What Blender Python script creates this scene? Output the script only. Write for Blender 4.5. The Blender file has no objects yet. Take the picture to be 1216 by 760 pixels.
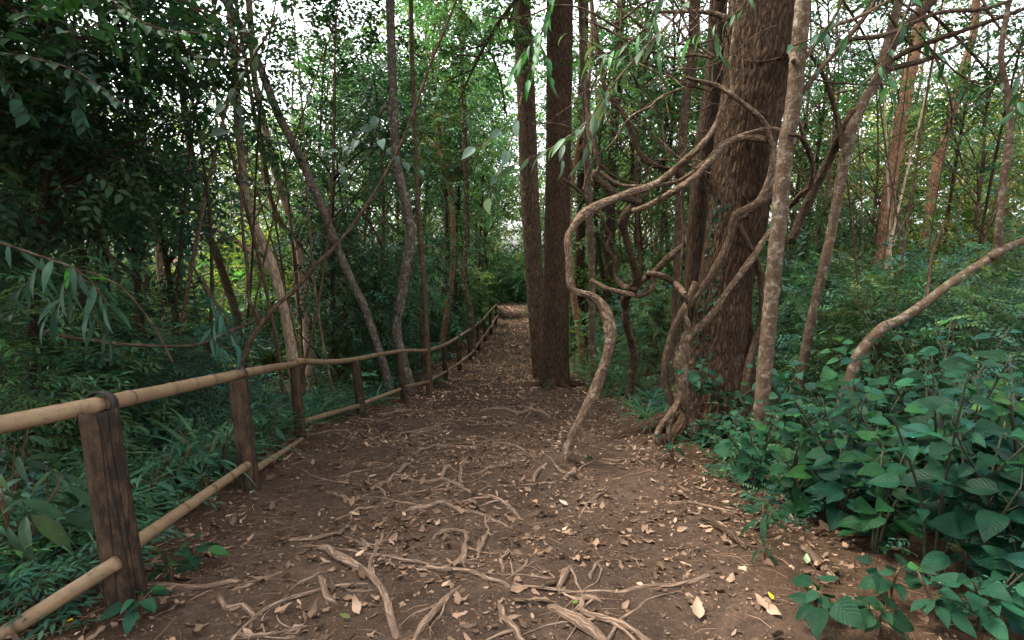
import bpy, math, random
import numpy as np
from mathutils import Vector

random.seed(7)
RNG = np.random.default_rng(7)
C = bpy.context.scene.collection
R = math.radians
PI = math.pi

# ------------------------------------------------------------------ camera geometry
F, PITCH, EYE = 675.0, R(7.0), np.array([0.0, 0.0, 1.6])
CP, SP = math.cos(PITCH), math.sin(PITCH)

def ray(x, y):
    a, b = (x - 608.0) / F, -(y - 380.0) / F
    return np.array([a, CP + b * SP, -SP + b * CP])

def at(x, y, d):
    r = ray(x, y)
    return EYE + r * (d / r[1])

def pix(p):
    v = np.asarray(p, float) - EYE
    f = v[1] * CP - v[2] * SP
    u = v[1] * SP + v[2] * CP
    return 608 + F * v[0] / f, 380 - F * u / f

# ------------------------------------------------------------------ noise
def _hash(ix, iy, iz, seed):
    h = (ix.astype(np.int64) * 374761393 + iy.astype(np.int64) * 668265263 + iz.astype(np.int64) * 2147483647 + seed * 1274126177) & 0xFFFFFFFF
    h = ((h ^ (h >> 13)) * 1274126177) & 0xFFFFFFFF
    h = (h ^ (h >> 16)) & 0xFFFFFF
    return h / float(0xFFFFFF) * 2 - 1

def noise3(p, seed=0):
    p = np.asarray(p, float)
    i = np.floor(p).astype(np.int64); f = p - i
    f = f * f * (3 - 2 * f)
    x, y, z = i[..., 0], i[..., 1], i[..., 2]
    fx, fy, fz = f[..., 0], f[..., 1], f[..., 2]
    out = 0
    for dx in (0, 1):
        for dy in (0, 1):
            for dz in (0, 1):
                w = (fx if dx else 1 - fx) * (fy if dy else 1 - fy) * (fz if dz else 1 - fz)
                out = out + w * _hash(x + dx, y + dy, z + dz, seed)
    return out

def fbm(p, octv=3, seed=0):
    p = np.asarray(p, float); a, s, t = 1.0, 0, 0.0
    for o in range(octv):
        s = s + a * noise3(p, seed + o * 17); t += a
        p = p * 2.03 + 11.7; a *= 0.5
    return s / t

# ------------------------------------------------------------------ terrain
_ty = np.linspace(-40, 200, 2401)
_tz = np.interp(_ty, [-40, -5, 0, 2.65, 4.5, 7.1, 8.7, 11.3, 14, 18, 22, 30, 45, 80, 200],
                [0.3, 0.1, 0, 0, -.24, -.66, -.9, -1.2, -1.5, -1.75, -1.88, -2.0, -2.0, -1.6, 0.5])
_k = np.hanning(15); _k /= _k.sum()
_tz = np.convolve(np.pad(_tz, 7, mode='edge'), _k, mode='valid')

def base_z(x, y):
    return np.interp(y, _ty, _tz)

# path edges, world x against y, filled in below from pixels on the unbumped slope
def _hit(x, y, zf):
    r = ray(x, y); lo, hi = 0.5, 200.0
    for _ in range(60):
        m = (lo + hi) / 2; p = EYE + r * (m / r[1])
        if p[2] > zf(p[0], p[1]): lo = m
        else: hi = m
    return EYE + r * (lo / r[1])

_L = [_hit(*q, base_z) for q in ((120, 740), (215, 640), (306, 575), (362, 520), (432, 492), (482, 473), (530, 448), (562, 418), (578, 398), (590, 384), (598, 367))]
_R = [_hit(*q, base_z) for q in ((1010, 755), (930, 690), (862, 620), (800, 555), (762, 500), (735, 478), (690, 455), (650, 430), (636, 405), (632, 385), (632, 368))]
PLy = np.array([-40, 0.5] + [p[1] for p in _L] + [60]); PLx = np.array([-1.8, -1.75] + [p[0] for p in _L] + [_L[-1][0] - .3])
PRy = np.array([-40, 0.5] + [p[1] for p in _R] + [60]); PRx = np.array([1.7, 1.55] + [p[0] for p in _R] + [_R[-1][0] - .3])

def path_in(x, y):
    """signed distance-like value: positive inside the trodden path"""
    return np.minimum(x - np.interp(y, PLy, PLx), np.interp(y, PRy, PRx) - x)

MOUNDS = []      # (x, y, radius, height)
def gz(x, y):
    x = np.asarray(x, float); y = np.asarray(y, float)
    z = base_z(x, y)
    dl = np.interp(y, PLy, PLx) - x
    z = z - 0.9 * (1 - np.exp(-np.maximum(dl - .45, 0) * .16))
    dr = x - np.interp(y, PRy, PRx)
    z = z + 0.5 * (1 - np.exp(-np.maximum(dr - .1, 0) * .12))
    p = np.stack([x, y, np.zeros_like(x)], -1)
    ins = np.clip(path_in(x, y) / .4, 0, 1)
    z = z + fbm(p * .9, 2, 3) * .07 + fbm(p * 3.1, 2, 5) * .028 + fbm(p * 11, 2, 9) * .011
    z = z - .05 * ins
    # trodden, rooty steps on the slope
    st = np.clip((y - 6.5) / 2, 0, 1) * np.clip((14 - y) / 3, 0, 1) * ins
    z = z + st * .05 * np.sin(y * 5.2 + 2 * noise3(p * .8, 4))
    for mx, my, mr, mh in MOUNDS:
        z = z + mh * np.exp(-((x - mx) ** 2 + (y - my) ** 2) / (mr * mr))
    return z

def hit(x, y): return _hit(x, y, lambda a, b: float(gz(a, b)))
for q, mr, mh in (((672, 545), .28, .09), ((657, 458), .7, .12), ((856, 505), .8, .12)):
    p = _hit(*q, base_z); MOUNDS.append((p[0], p[1], mr, mh))

# ------------------------------------------------------------------ mesh collecting
class Geo:
    def __init__(s): s.v, s.f, s.u, s.c, s.m, s.n = [], [], [], [], [], 0
    def add(s, v, faces, uvs=None, col=None, mat=0):
        """faces: list of (n,k) index arrays; uvs: list of (n,k,2)"""
        v = np.asarray(v, float).reshape(-1, 3)
        s.v.append(v)
        s.c.append(np.ones((len(v), 3)) if col is None else np.broadcast_to(np.asarray(col, float), (len(v), 3)))
        for i, f in enumerate(faces):
            f = np.asarray(f, np.int64)
            if not len(f): continue
            s.f.append(f + s.n)
            s.u.append(np.zeros(f.shape + (2,)) if uvs is None else np.asarray(uvs[i]))
            s.m.append(np.full(len(f), mat))
        s.n += len(v)
        return s
    def mesh(s, name, mats, origin=(0, 0, 0), smooth=True):
        me = bpy.data.meshes.new(name)
        v = np.concatenate(s.v) - np.asarray(origin, float)
        me.vertices.add(len(v)); me.vertices.foreach_set('co', v.astype(np.float32).ravel())
        li = np.concatenate([f.ravel() for f in s.f]); tot = np.concatenate([np.full(len(f), f.shape[1]) for f in s.f])
        me.loops.add(len(li)); me.loops.foreach_set('vertex_index', li.astype(np.int32))
        me.polygons.add(len(tot)); st = np.concatenate([[0], np.cumsum(tot)[:-1]])
        me.polygons.foreach_set('loop_start', st.astype(np.int32))
        me.polygons.foreach_set('use_smooth', np.full(len(tot), smooth))
        me.polygons.foreach_set('material_index', np.concatenate(s.m).astype(np.int32))
        uv = me.uv_layers.new(name='UVMap')
        uv.data.foreach_set('uv', np.concatenate([u.reshape(-1, 2) for u in s.u]).astype(np.float32).ravel())
        ca = me.color_attributes.new('col', 'FLOAT_COLOR', 'POINT')
        c4 = np.ones((len(v), 4)); c4[:, :3] = np.concatenate(s.c)
        ca.data.foreach_set('color', c4.astype(np.float32).ravel())
        for m in (mats if isinstance(mats, (list, tuple)) else [mats]): me.materials.append(m)
        me.update(calc_edges=True); me.validate()
        return me
    def build(s, name, mats, parent=None, origin=(0, 0, 0), smooth=True):
        """top level: origin becomes the object's location; as a child the origin is the parent's location"""
        o = bpy.data.objects.new(name, s.mesh(name, mats, origin, smooth)); C.objects.link(o)
        if parent is not None: o.parent = parent
        else: o.location = origin
        return o

def tag(o, label=None, cat=None, group=None, kind=None):
    if label: o['label'] = label
    if cat: o['category'] = cat
    if group: o['group'] = group
    if kind: o['kind'] = kind
    return o

def thing(name, loc, label, cat, group=None, rz=0):
    o = bpy.data.objects.new(name, None); o.empty_display_size = .1; C.objects.link(o)
    o.location = loc; o.rotation_euler.z = rz
    return tag(o, label, cat, group)

def child(name, me, parent, loc=(0, 0, 0), rz=0, sc=1):
    o = bpy.data.objects.new(name, me); C.objects.link(o); o.parent = parent
    o.location = loc; o.rotation_euler.z = rz
    o.scale = sc if hasattr(sc, '__len__') else (sc,) * 3
    return o

def copy_tree(o, parent=None):
    c = o.copy(); C.objects.link(c); c.parent = parent
    for ch in list(o.children): copy_tree(ch, c)
    return c

# ------------------------------------------------------------------ tubes
def spline(P, step):
    """Catmull-Rom through rows of P (any width), about `step` metres apart"""
    P = np.asarray(P, float)
    if len(P) == 2: P = np.stack([P[0], (P[0] + P[1]) / 2, P[1]])
    Q = np.vstack([2 * P[0] - P[1], P, 2 * P[-1] - P[-2]]); out = []
    for i in range(1, len(Q) - 2):
        n = max(2, int(np.linalg.norm(Q[i + 1][:3] - Q[i][:3]) / step))
        t = np.linspace(0, 1, n, endpoint=False)[:, None]
        a, b, c, d = Q[i - 1], Q[i], Q[i + 1], Q[i + 2]
        out.append(.5 * (2 * b + (c - a) * t + (2 * a - 5 * b + 4 * c - d) * t ** 2 + (3 * b - a - 3 * c + d) * t ** 3))
    out.append(Q[-2][None]); S = np.vstack(out)
    lo, hi = P[:, 3:].min(0), P[:, 3:].max(0)
    S[:, 3:] = np.clip(S[:, 3:], lo, hi)
    return S

def tube(g, P, n=8, step=.05, disp=None, cap=True, col=None, mat=0, raw=False):
    """P rows: x, y, z, radius.  disp(theta, length, radius, pts) -> radius multiplier"""
    S = np.asarray(P, float) if raw else spline(P, step)
    c, r = S[:, :3], S[:, 3]
    T = np.gradient(c, axis=0); T /= np.linalg.norm(T, axis=1)[:, None] + 1e-9
    N = np.zeros_like(T); a = np.array([1.0, 0, 0]) if abs(T[0][0]) < .9 else np.array([0, 1.0, 0])
    v = a - T[0] * (a @ T[0]); N[0] = v / np.linalg.norm(v)
    for i in range(1, len(T)):
        v = N[i - 1] - T[i] * (N[i - 1] @ T[i]); N[i] = v / (np.linalg.norm(v) + 1e-9)
    B = np.cross(T, N)
    th = np.linspace(0, 2 * PI, n, endpoint=False)
    L = np.concatenate([[0], np.cumsum(np.linalg.norm(np.diff(c, axis=0), axis=1))])
    d = N[:, None] * np.cos(th)[None, :, None] + B[:, None] * np.sin(th)[None, :, None]
    rr = np.repeat(r[:, None], n, 1)
    if disp is not None: rr = rr * disp(np.repeat(th[None], len(c), 0), np.repeat(L[:, None], n, 1), rr, c[:, None] + d * rr[..., None])
    V = (c[:, None] + d * rr[..., None]).reshape(-1, 3)
    m = len(c); i, j = np.meshgrid(np.arange(m - 1), np.arange(n), indexing='ij'); j2 = (j + 1) % n
    Q = np.stack([i * n + j, i * n + j2, (i + 1) * n + j2, (i + 1) * n + j], -1).reshape(-1, 4)
    circ = 2 * PI * float(np.mean(r))
    u0, u1 = j / n * circ, (j + 1) / n * circ
    UQ = np.stack([np.stack([u0, L[i]], -1), np.stack([u1, L[i]], -1), np.stack([u1, L[i + 1]], -1), np.stack([u0, L[i + 1]], -1)], -2).reshape(-1, 4, 2)
    fs, us = [Q], [UQ]
    if cap:
        V = np.vstack([V, c[0] - T[0] * r[0] * .25, c[-1] + T[-1] * r[-1] * .25]); k = m * n
        jj = np.arange(n); T0 = np.stack([(jj + 1) % n, jj, np.full(n, k)], -1)
        T1 = np.stack([(m - 1) * n + jj, (m - 1) * n + (jj + 1) % n, np.full(n, k + 1)], -1)
        TT = np.vstack([T0, T1]); fs.append(TT)
        rel = np.vstack([np.tile([[.02, 0], [0, 0], [.01, .02]], (n, 1, 1)).reshape(-1, 2), np.tile([[0, L[-1]], [.02, L[-1]], [.01, L[-1] + .02]], (n, 1, 1)).reshape(-1, 2)]).reshape(-1, 3, 2)
        us.append(rel)
    g.add(V, fs, us, col, mat)
    return S

# ------------------------------------------------------------------ leaves
def leaf_grid(nl, half, wid, fold=.25, droop=.25, wave=0.0, shape='ovate'):
    """a leaf of length 1 along +y.  half columns each side."""
    t = np.linspace(0, 1, nl + 1)
    if shape == 'ovate': w = np.sin(PI * np.clip(t, 0, 1) ** .72) ** .85 * (1 - .25 * t)
    elif shape == 'lance': w = np.sin(PI * t ** .8) ** 1.0
    elif shape == 'strap': w = np.minimum(1, t * 8 + .4) * (1 - t ** 2.2)
    elif shape == 'heart': w = np.clip(np.sin(PI * (t * .94 + .06) ** .6), 0, 1) ** .8 * (1 - .2 * t)
    else: w = np.sin(PI * t)
    w = np.maximum(w, 0) * wid; w[-1] = 0
    if shape != 'strap': w[0] = wid * .06
    s = np.linspace(-1, 1, 2 * half + 1); V = []; UV = []
    for i, tt in enumerate(t):
        for q in s:
            x = q * w[i]
            z = abs(x) * fold - droop * tt ** 2 + wave * math.sin(tt * 9 + (q > 0)) * abs(q)
            V.append((x, tt - .18 * droop * tt ** 3, z)); UV.append((.5 + .5 * q, tt))
    k = 2 * half + 1; f = []
    for i in range(nl):
        for j in range(k - 1):
            a = i * k + j
            f.append((a, a + 1, a + k + 1, a + k))
    return np.array(V), [np.array(f)], np.array(UV)

def leaf8(wid=.28, fold=.3, droop=.2, p=.42):
    V = np.array([(0, 0, 0), (-wid, p, wid * fold - droop * p * p), (0, p, -droop * p * p), (wid, p, wid * fold - droop * p * p),
                  (-wid * .72, .72, wid * .7 * fold - droop * .52), (0, .72, -droop * .52), (wid * .72, .72, wid * .7 * fold - droop * .52), (0, 1, -droop)])
    f3 = np.array([(0, 2, 1), (0, 3, 2), (4, 5, 7), (5, 6, 7)]); f4 = np.array([(1, 2, 5, 4), (2, 3, 6, 5)])
    UV = np.stack([.5 + V[:, 0] / max(wid, .01) / 2, V[:, 1]], -1)
    return V, [f3, f4], UV

def leaf4(wid=.28, fold=.35, droop=.2):
    V = np.array([(0, 0, 0), (-wid, .45, wid * fold - droop * .2), (wid, .45, wid * fold - droop * .2), (0, 1, -droop)])
    f3 = np.array([(0, 3, 1), (0, 2, 3)]); UV = np.stack([.5 + V[:, 0] / wid / 2, V[:, 1]], -1)
    return V, [f3], UV

def basis(d, up, roll=None):
    """rows n: y axis along d, z near up"""
    d = d / (np.linalg.norm(d, axis=-1, keepdims=True) + 1e-9)
    x = np.cross(d, up); x /= np.linalg.norm(x, axis=-1, keepdims=True) + 1e-9
    z = np.cross(x, d)
    if roll is not None:
        c, s = np.cos(roll)[:, None], np.sin(roll)[:, None]
        x, z = x * c + z * s, z * c - x * s
    return np.stack([x, d, z], -1)          # columns

def scatter(g, tpl, pos, rot, scl, col=None, mat=0):
    """tpl: (V, faces, UV, tcol or None)"""
    V, fs, UV = tpl[0], tpl[1], tpl[2]; tc = tpl[3] if len(tpl) > 3 else None
    n, k = len(pos), len(V)
    if not n: return
    scl = np.asarray(scl, float).reshape(n, -1)
    W = np.einsum('nij,kj->nki', rot, V) * scl[:, None, :] if scl.shape[1] == 1 else np.einsum('nij,nkj->nki', rot, V[None] * scl[:, None, :])
    W = W + pos[:, None, :]
    off = (np.arange(n) * k)[:, None, None]
    F_ = [(f[None] + off).reshape(-1, f.shape[1]) for f in fs]
    U_ = [np.tile(UV[f][None], (n, 1, 1, 1)).reshape(-1, f.shape[1], 2) for f in fs]
    cc = np.ones((n, k, 3)) if col is None else np.repeat(np.asarray(col, float).reshape(n, 1, 3), k, 1)
    if tc is not None: cc = cc * tc[None]
    g.add(W.reshape(-1, 3), F_, U_, cc.reshape(-1, 3), mat)

def merge(parts):
    """several (V, faces, UV, col) into one template"""
    V, U, Cc, fs, o = [], [], [], {}, 0
    for v, f, u, c in parts:
        V.append(v); U.append(u); Cc.append(np.broadcast_to(c, (len(v), 3)))
        for a in f: fs.setdefault(a.shape[1], []).append(a + o)
        o += len(v)
    return np.vstack(V), [np.vstack(fs[k]) for k in sorted(fs)], np.vstack(U), np.vstack(Cc)

def rot_leaf(tpl, d, up, s, p):
    rt = basis(np.array([d], float), np.array([up], float))[0]
    return tpl[0] @ rt.T * s + np.asarray(p, float), tpl[1], tpl[2]

def stick(a, b, r, col):
    a, b = np.asarray(a, float), np.asarray(b, float); rt = basis((b - a)[None], np.array([[.13, .1, 1.0]]))[0]
    o = [rt @ np.array([math.cos(q), 0, math.sin(q)]) * r for q in (0, 2.1, 4.2)]
    V = np.array([a + q for q in o] + [b + q * .6 for q in o]); f = np.array([(0, 1, 4, 3), (1, 2, 5, 4), (2, 0, 3, 5)])
    return V, [f], np.zeros((6, 2)), np.asarray(col)

TWIG = np.array([1.6, .62, .55])      # colour factor that turns leaf green to twig brown
def spray(leaf, n, L, ll, ang=58, droop=.25, seed=0, twig=True, jitter=.35, pinnate=False):
    rs = random.Random(seed); parts = []
    pts = [np.array([rs.uniform(-.03, .03) * L, L * i / n, -droop * L * (i / n) ** 2]) for i in range(n + 1)]
    if twig:
        for i in range(0, n - 1, 3): parts.append(stick(pts[i], pts[min(i + 3, n)], .0045 * (1 - .5 * i / n), TWIG))
    for i in range(1, n + 1):
        for sd in ((-1, 1) if pinnate else ((1,) if i % 2 else (-1,))):
            a = R(ang + rs.uniform(-14, 14)) * sd if i < n else R(rs.uniform(-15, 15))
            d = np.array([math.sin(a), math.cos(a), rs.uniform(-jitter, jitter) - .12])
            up = np.array([rs.uniform(-jitter, jitter), rs.uniform(-jitter, jitter), 1])
            s = ll * rs.uniform(.7, 1.15) * (1 - .3 * abs(i / n - .45) if not pinnate else math.sin(PI * (.12 + .83 * i / n)) ** .6)
            v, f, u = rot_leaf(leaf, d, up, s, pts[i])
            parts.append((v, f, u, np.ones(3) * rs.uniform(.75, 1.25)))
    return merge(parts)

def dirs(n, zlo=-.4, zhi=.6):
    a = RNG.uniform(0, 2 * PI, n); z = RNG.uniform(zlo, zhi, n); h = np.sqrt(np.maximum(1 - z * z, .05))
    return np.stack([np.cos(a) * h, np.sin(a) * h, z], -1)

def greens(n, base, var=.3, yel=.12):
    b = np.asarray(base)[None] * np.exp(RNG.normal(0, var, (n, 1)))
    y = np.clip(RNG.normal(0, yel, (n, 1)), -.3, .6)
    return np.clip(b * np.concatenate([1 + y * 1.5, 1 + y * .45, 1 - y * .5], 1), .004, .5)

def foliage(g, centres, sprays, per, spread, size, base, out_from=None, zlo=-.5, zhi=.45, var=.3, yel=.12, mat=0):
    """sprays of leaves gathered round clump centres"""
    m = len(centres)
    P = np.repeat(centres, per, 0) + RNG.normal(0, spread, (m * per, 3)) * np.array([1, 1, .75])
    D = dirs(m * per, zlo, zhi)
    if out_from is not None:
        o = P - out_from; o[:, 2] *= .3; D = D * .8 + o / (np.linalg.norm(o, axis=1, keepdims=True) + .1)
    up = np.array([0, 0, 1.0]) + RNG.normal(0, .35, (m * per, 3))
    rt = basis(D, up); s = size * RNG.uniform(.7, 1.3, m * per)
    cc = greens(m * per, base, var, yel); w = RNG.integers(0, len(sprays), m * per)
    for k, t in enumerate(sprays):
        q = w == k
        scatter(g, t, P[q], rt[q], s[q], cc[q], mat)

# ------------------------------------------------------------------ materials
class Nodes:
    def __init__(s, name):
        s.m = bpy.data.materials.new(name); s.m.use_nodes = True
        s.t = s.m.node_tree; s.t.nodes.clear()
        s.out = s.t.nodes.new('ShaderNodeOutputMaterial')
    def n(s, typ, ins=None, **kw):
        nd = s.t.nodes.new('ShaderNode' + typ)
        for k, v in kw.items(): setattr(nd, k, v)
        for k, v in (ins or {}).items(): s.set(nd.inputs[k], v)
        return nd
    def set(s, sock, v):
        if isinstance(v, bpy.types.NodeSocket): s.t.links.new(v, sock)
        elif isinstance(v, (tuple, list)) and len(v) == 3 and sock.type == 'RGBA': sock.default_value = (*v, 1)
        else: sock.default_value = v
    def coord(s, which='Object'): return s.n('TexCoord').outputs[which]
    def geo_pos(s): return s.n('NewGeometry').outputs['Position']
    def map(s, v, sc=(1, 1, 1)): return s.n('Mapping', {'Vector': v, 'Scale': sc}).outputs[0]
    def noise(s, v, sc, det=4, rough=.6, dist=0.0, col=False):
        q = s.n('TexNoise', {'Vector': v, 'Scale': sc, 'Detail': det, 'Roughness': rough, 'Distortion': dist}); return q.outputs['Color' if col else 'Fac']
    def vor(s, v, sc, feature='F1', rand=1.0, out='Distance'):
        q = s.n('TexVoronoi', {'Vector': v, 'Scale': sc, 'Randomness': rand}, feature=feature); return q.outputs[out]
    def ramp(s, f, *stops):
        q = s.n('ValToRGB', {'Fac': f}); e = q.color_ramp.elements
        while len(e) < len(stops): e.new(.5)
        for i, (p, c) in enumerate(stops):
            e[i].position = p; e[i].color = (*c, 1) if hasattr(c, '__len__') else (c, c, c, 1)
        return q.outputs[0]
    def mix(s, f, a, b, mode='MIX'):
        q = s.n('Mix', data_type='RGBA', blend_type=mode)
        s.set(q.inputs[0], f); s.set(q.inputs[6], a); s.set(q.inputs[7], b); return q.outputs[2]
    def math(s, op, a, b=0.0, c=0.0):
        q = s.n('Math', operation=op); s.set(q.inputs[0], a); s.set(q.inputs[1], b); s.set(q.inputs[2], c); return q.outputs[0]
    def bump(s, h, st=.5, dist=.01, nrm=None):
        q = s.n('Bump', {'Height': h, 'Strength': st, 'Distance': dist})
        if nrm is not None: s.set(q.inputs['Normal'], nrm)
        return q.outputs[0]
    def bsdf(s, col, rough=.7, nrm=None, spec=.3, **kw):
        b = s.n('BsdfPrincipled', {'Base Color': col, 'Roughness': rough, 'Specular IOR Level': spec, **kw})
        if nrm is not None: s.set(b.inputs['Normal'], nrm)
        return b.outputs[0]
    def done(s, sh): s.t.links.new(sh, s.out.inputs['Surface']); return s.m

def mat_leaf(name, trans=.32, rough=.5, spec=.14, veins=False, dry=False):
    k = Nodes(name); a = k.n('Attribute', attribute_name='col').outputs['Color']
    oi = k.n('ObjectInfo').outputs['Random']
    v = k.math('MULTIPLY_ADD', oi, .7, .65)
    hs = k.n('HueSaturation', {'Hue': k.math('MULTIPLY_ADD', oi, .055, .472), 'Saturation': 1.0, 'Value': v, 'Color': a}).outputs[0] if not dry else a
    p = k.geo_pos()
    nz = k.noise(p, 9, 2); c = k.mix(.6, hs, k.ramp(nz, (.3, .6), (.7, 1.35)), 'MULTIPLY')
    nrm = None
    if veins:
        uv = k.n('UVMap').outputs[0]; sx = k.n('SeparateXYZ', {0: uv})
        du = k.math('ABSOLUTE', k.math('SUBTRACT', sx.outputs[0], .5))
        w = k.math('SUBTRACT', k.math('MULTIPLY', sx.outputs[1], 8.0), k.math('MULTIPLY', du, 5.0))
        tri = k.math('PINGPONG', w, .5)
        rib = k.math('MINIMUM', k.math('MULTIPLY', tri, 4.0), k.math('MULTIPLY', du, 22.0)); rib = k.math('MINIMUM', rib, 1.0)
        sm = k.math('POWER', rib, .6)
        nrm = k.bump(sm, .4, .004)
        c = k.mix(k.math('MULTIPLY', k.math('SUBTRACT', 1.0, rib), .3), c, k.mix(1.0, c, (1.9, 1.7, 1.5), 'MULTIPLY'))
        sp = k.noise(p, 60, 3, .7); c = k.mix(k.ramp(sp, (.66, 0), (.72, .55)), c, (.16, .15, .06))
        dv = k.math('ABSOLUTE', k.math('SUBTRACT', sx.outputs[1], .5)); ed = k.math('MAXIMUM', k.math('MULTIPLY', du, 2.0), k.math('MULTIPLY', dv, 2.0))
        pn = k.noise(p, 14, 4, .7); br = k.math('ADD', ed, k.math('MULTIPLY', k.math('SUBTRACT', pn, .5), 1.4)); c = k.mix(k.ramp(br, (1.02, 0), (1.1, .8)), c, (.12, .085, .035))
        c = k.mix(k.ramp(pn, (.3, .35), (.6, 0)), c, k.mix(1.0, c, (1.5, 1.25, .8), 'MULTIPLY'))
    b = k.bsdf(c, rough, nrm, spec)
    if trans <= 0: return k.done(b)
    t = k.n('BsdfTranslucent', {'Color': k.mix(1.0, c, (1.7, 1.75, .8), 'MULTIPLY')})
    ms = k.n('MixShader', {0: trans}); k.t.links.new(b, ms.inputs[1]); k.t.links.new(t.outputs[0], ms.inputs[2])
    return k.done(ms.outputs[0])

def mat_bark(name, c0, c1, lichen=None, lam=.55, furrow=(34, 5), bump=.012, rings=False, moss=0.0, grain=(46, 13)):
    k = Nodes(name); uv = k.n('UVMap').outputs[0]; p = k.geo_pos()
    wob = k.noise(p, 5, 3, col=True); uvw = k.mix(.09, uv, wob, 'ADD')
    pl = k.vor(k.map(uvw, (furrow[0], furrow[1], 1)), 1.0, 'DISTANCE_TO_EDGE')
    fine = k.noise(k.map(uvw, (grain[0], grain[1], 1)), 1.6, 6, .72)
    hgt = k.math('ADD', k.ramp(pl, (.0, 0), (.28, 1)), k.math('MULTIPLY', fine, .8))
    if rings: pl = k.math('ADD', k.math('MULTIPLY', pl, .25), .2)
    if rings:
        rg = k.noise(k.map(uvw, (3, 26, 1)), 1.0, 4, .7); hgt = k.math('ADD', k.math('MULTIPLY', hgt, .35), rg)
    big = k.noise(p, 2.3, 4)
    c = k.mix(k.ramp(fine, (.3, 0), (.75, 1)), c0, c1)
    c = k.mix(k.ramp(pl, (0, .75), (.22, 0)), c, tuple(x * .38 for x in c0))
    c = k.mix(.55, c, k.ramp(big, (.25, .42), (.75, 1.5)), 'MULTIPLY')
    if lichen:
        ln = k.noise(p, 11, 7, .78); c = k.mix(k.ramp(ln, (lam, 0), (lam + .16, .8)), c, lichen)
    if moss:
        mn = k.noise(p, 3.1, 5, .7); c = k.mix(k.ramp(mn, (1 - moss, 0), (1.12 - moss, .8)), c, (.05, .065, .03))
    return k.done(k.bsdf(c, .9, k.bump(hgt, .9, bump), .06))

def mat_bamboo():
    k = Nodes('bamboo'); uv = k.n('UVMap').outputs[0]; p = k.geo_pos()
    st = k.noise(k.map(uv, (70, 2.5, 1)), 1.5, 5, .65); bl = k.noise(p, 5, 4, .65)
    c = k.mix(st, (.135, .090, .053), (.275, .19, .115))
    c = k.mix(k.ramp(bl, (.40, 0), (.66, .75)), c, (.14, .095, .06))
    sp = k.noise(p, 40, 4, .7); c = k.mix(k.ramp(sp, (.58, 0), (.7, .75)), c, (.06, .045, .032))
    a = k.n('Attribute', attribute_name='col').outputs['Color']; c = k.mix(1.0, c, a, 'MULTIPLY')
    return k.done(k.bsdf(c, .5, k.bump(st, .25, .003), .15))

def mat_post():
    k = Nodes('weathered_post'); uv = k.n('UVMap').outputs[0]; p = k.geo_pos()
    st = k.noise(k.map(uv, (30, 7, 1)), 1.6, 7, .75); bl = k.noise(k.map(uv, (5, 2.2, 1)), 1.6, 6, .75)
    c = k.mix(k.ramp(st, (.3, 0), (.7, 1)), (.028, .0185, .012), (.085, .054, .034))
    c = k.mix(k.ramp(bl, (.44, 0), (.56, .92)), c, (.020, .015, .012))
    cr = k.ramp(k.vor(k.map(uv, (11, .9, 1)), 1.0, 'DISTANCE_TO_EDGE'), (0, 0), (.03, 1))
    c = k.mix(k.math('MULTIPLY', k.math('SUBTRACT', 1.0, cr), .6), c, (.015, .011, .009))
    return k.done(k.bsdf(c, .85, k.bump(k.math('ADD', st, cr), .8, .008), .06))

def mat_plain(name, col, rough=.7, var=.4, sc=14, bump=.004, spec=.25, attr=False):
    k = Nodes(name); p = k.geo_pos(); n = k.noise(p, sc, 5, .65)
    c = k.mix(var, col, k.ramp(n, (.3, .4), (.7, 1.5)), 'MULTIPLY')
    if attr: c = k.mix(1.0, c, k.n('Attribute', attribute_name='col').outputs['Color'], 'MULTIPLY')
    return k.done(k.bsdf(c, rough, k.bump(n, .6, bump), spec))

def mat_soil():
    k = Nodes('forest_soil'); p = k.geo_pos()
    w = k.n('Attribute', attribute_name='col').outputs['Color']; ws = k.n('SeparateColor', {0: w}).outputs[0]   # 1 on the trodden soil
    n1 = k.noise(p, 1.3, 5, .6); n2 = k.noise(p, 9, 6, .7); n3 = k.noise(p, 55, 5, .75)
    soil = k.mix(k.ramp(n1, (.3, 0), (.7, 1)), (.043, .029, .0205), (.088, .059, .042))
    soil = k.mix(k.ramp(n2, (.42, 0), (.66, .8)), soil, (.027, .019, .0145))
    floor_ = k.mix(k.ramp(n2, (.35, 0), (.65, 1)), (.026, .017, .011), (.06, .038, .024))
    c = k.mix(ws, floor_, soil)
    c = k.mix(.7, c, k.ramp(n3, (.25, .5), (.75, 1.5)), 'MULTIPLY')
    # crumbs of broken leaf and bark
    wp = k.mix(.03, p, k.noise(p, 20, 2, col=True), 'ADD')
    vc = k.n('TexVoronoi', {'Vector': k.map(wp, (1, 1, .4)), 'Scale': 62.0}); fl = k.n('SeparateColor', {0: vc.outputs['Color']})
    chip = k.math('MULTIPLY', k.ramp(fl.outputs[0], (.66, 0), (.7, 1)), k.ramp(vc.outputs['Distance'], (.3, 1), (.42, 0)))
    cc = k.mix(fl.outputs[1], (.16, .100, .068), (.06, .038, .026))
    c = k.mix(k.math('MULTIPLY', chip, .75), c, cc)
    h = k.math('ADD', k.math('MULTIPLY', n2, 1.2), k.math('ADD', k.math('MULTIPLY', n3, .5), k.math('MULTIPLY', chip, .25)))
    return k.done(k.bsdf(c, .95, k.bump(h, .9, .026), .03))

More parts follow.
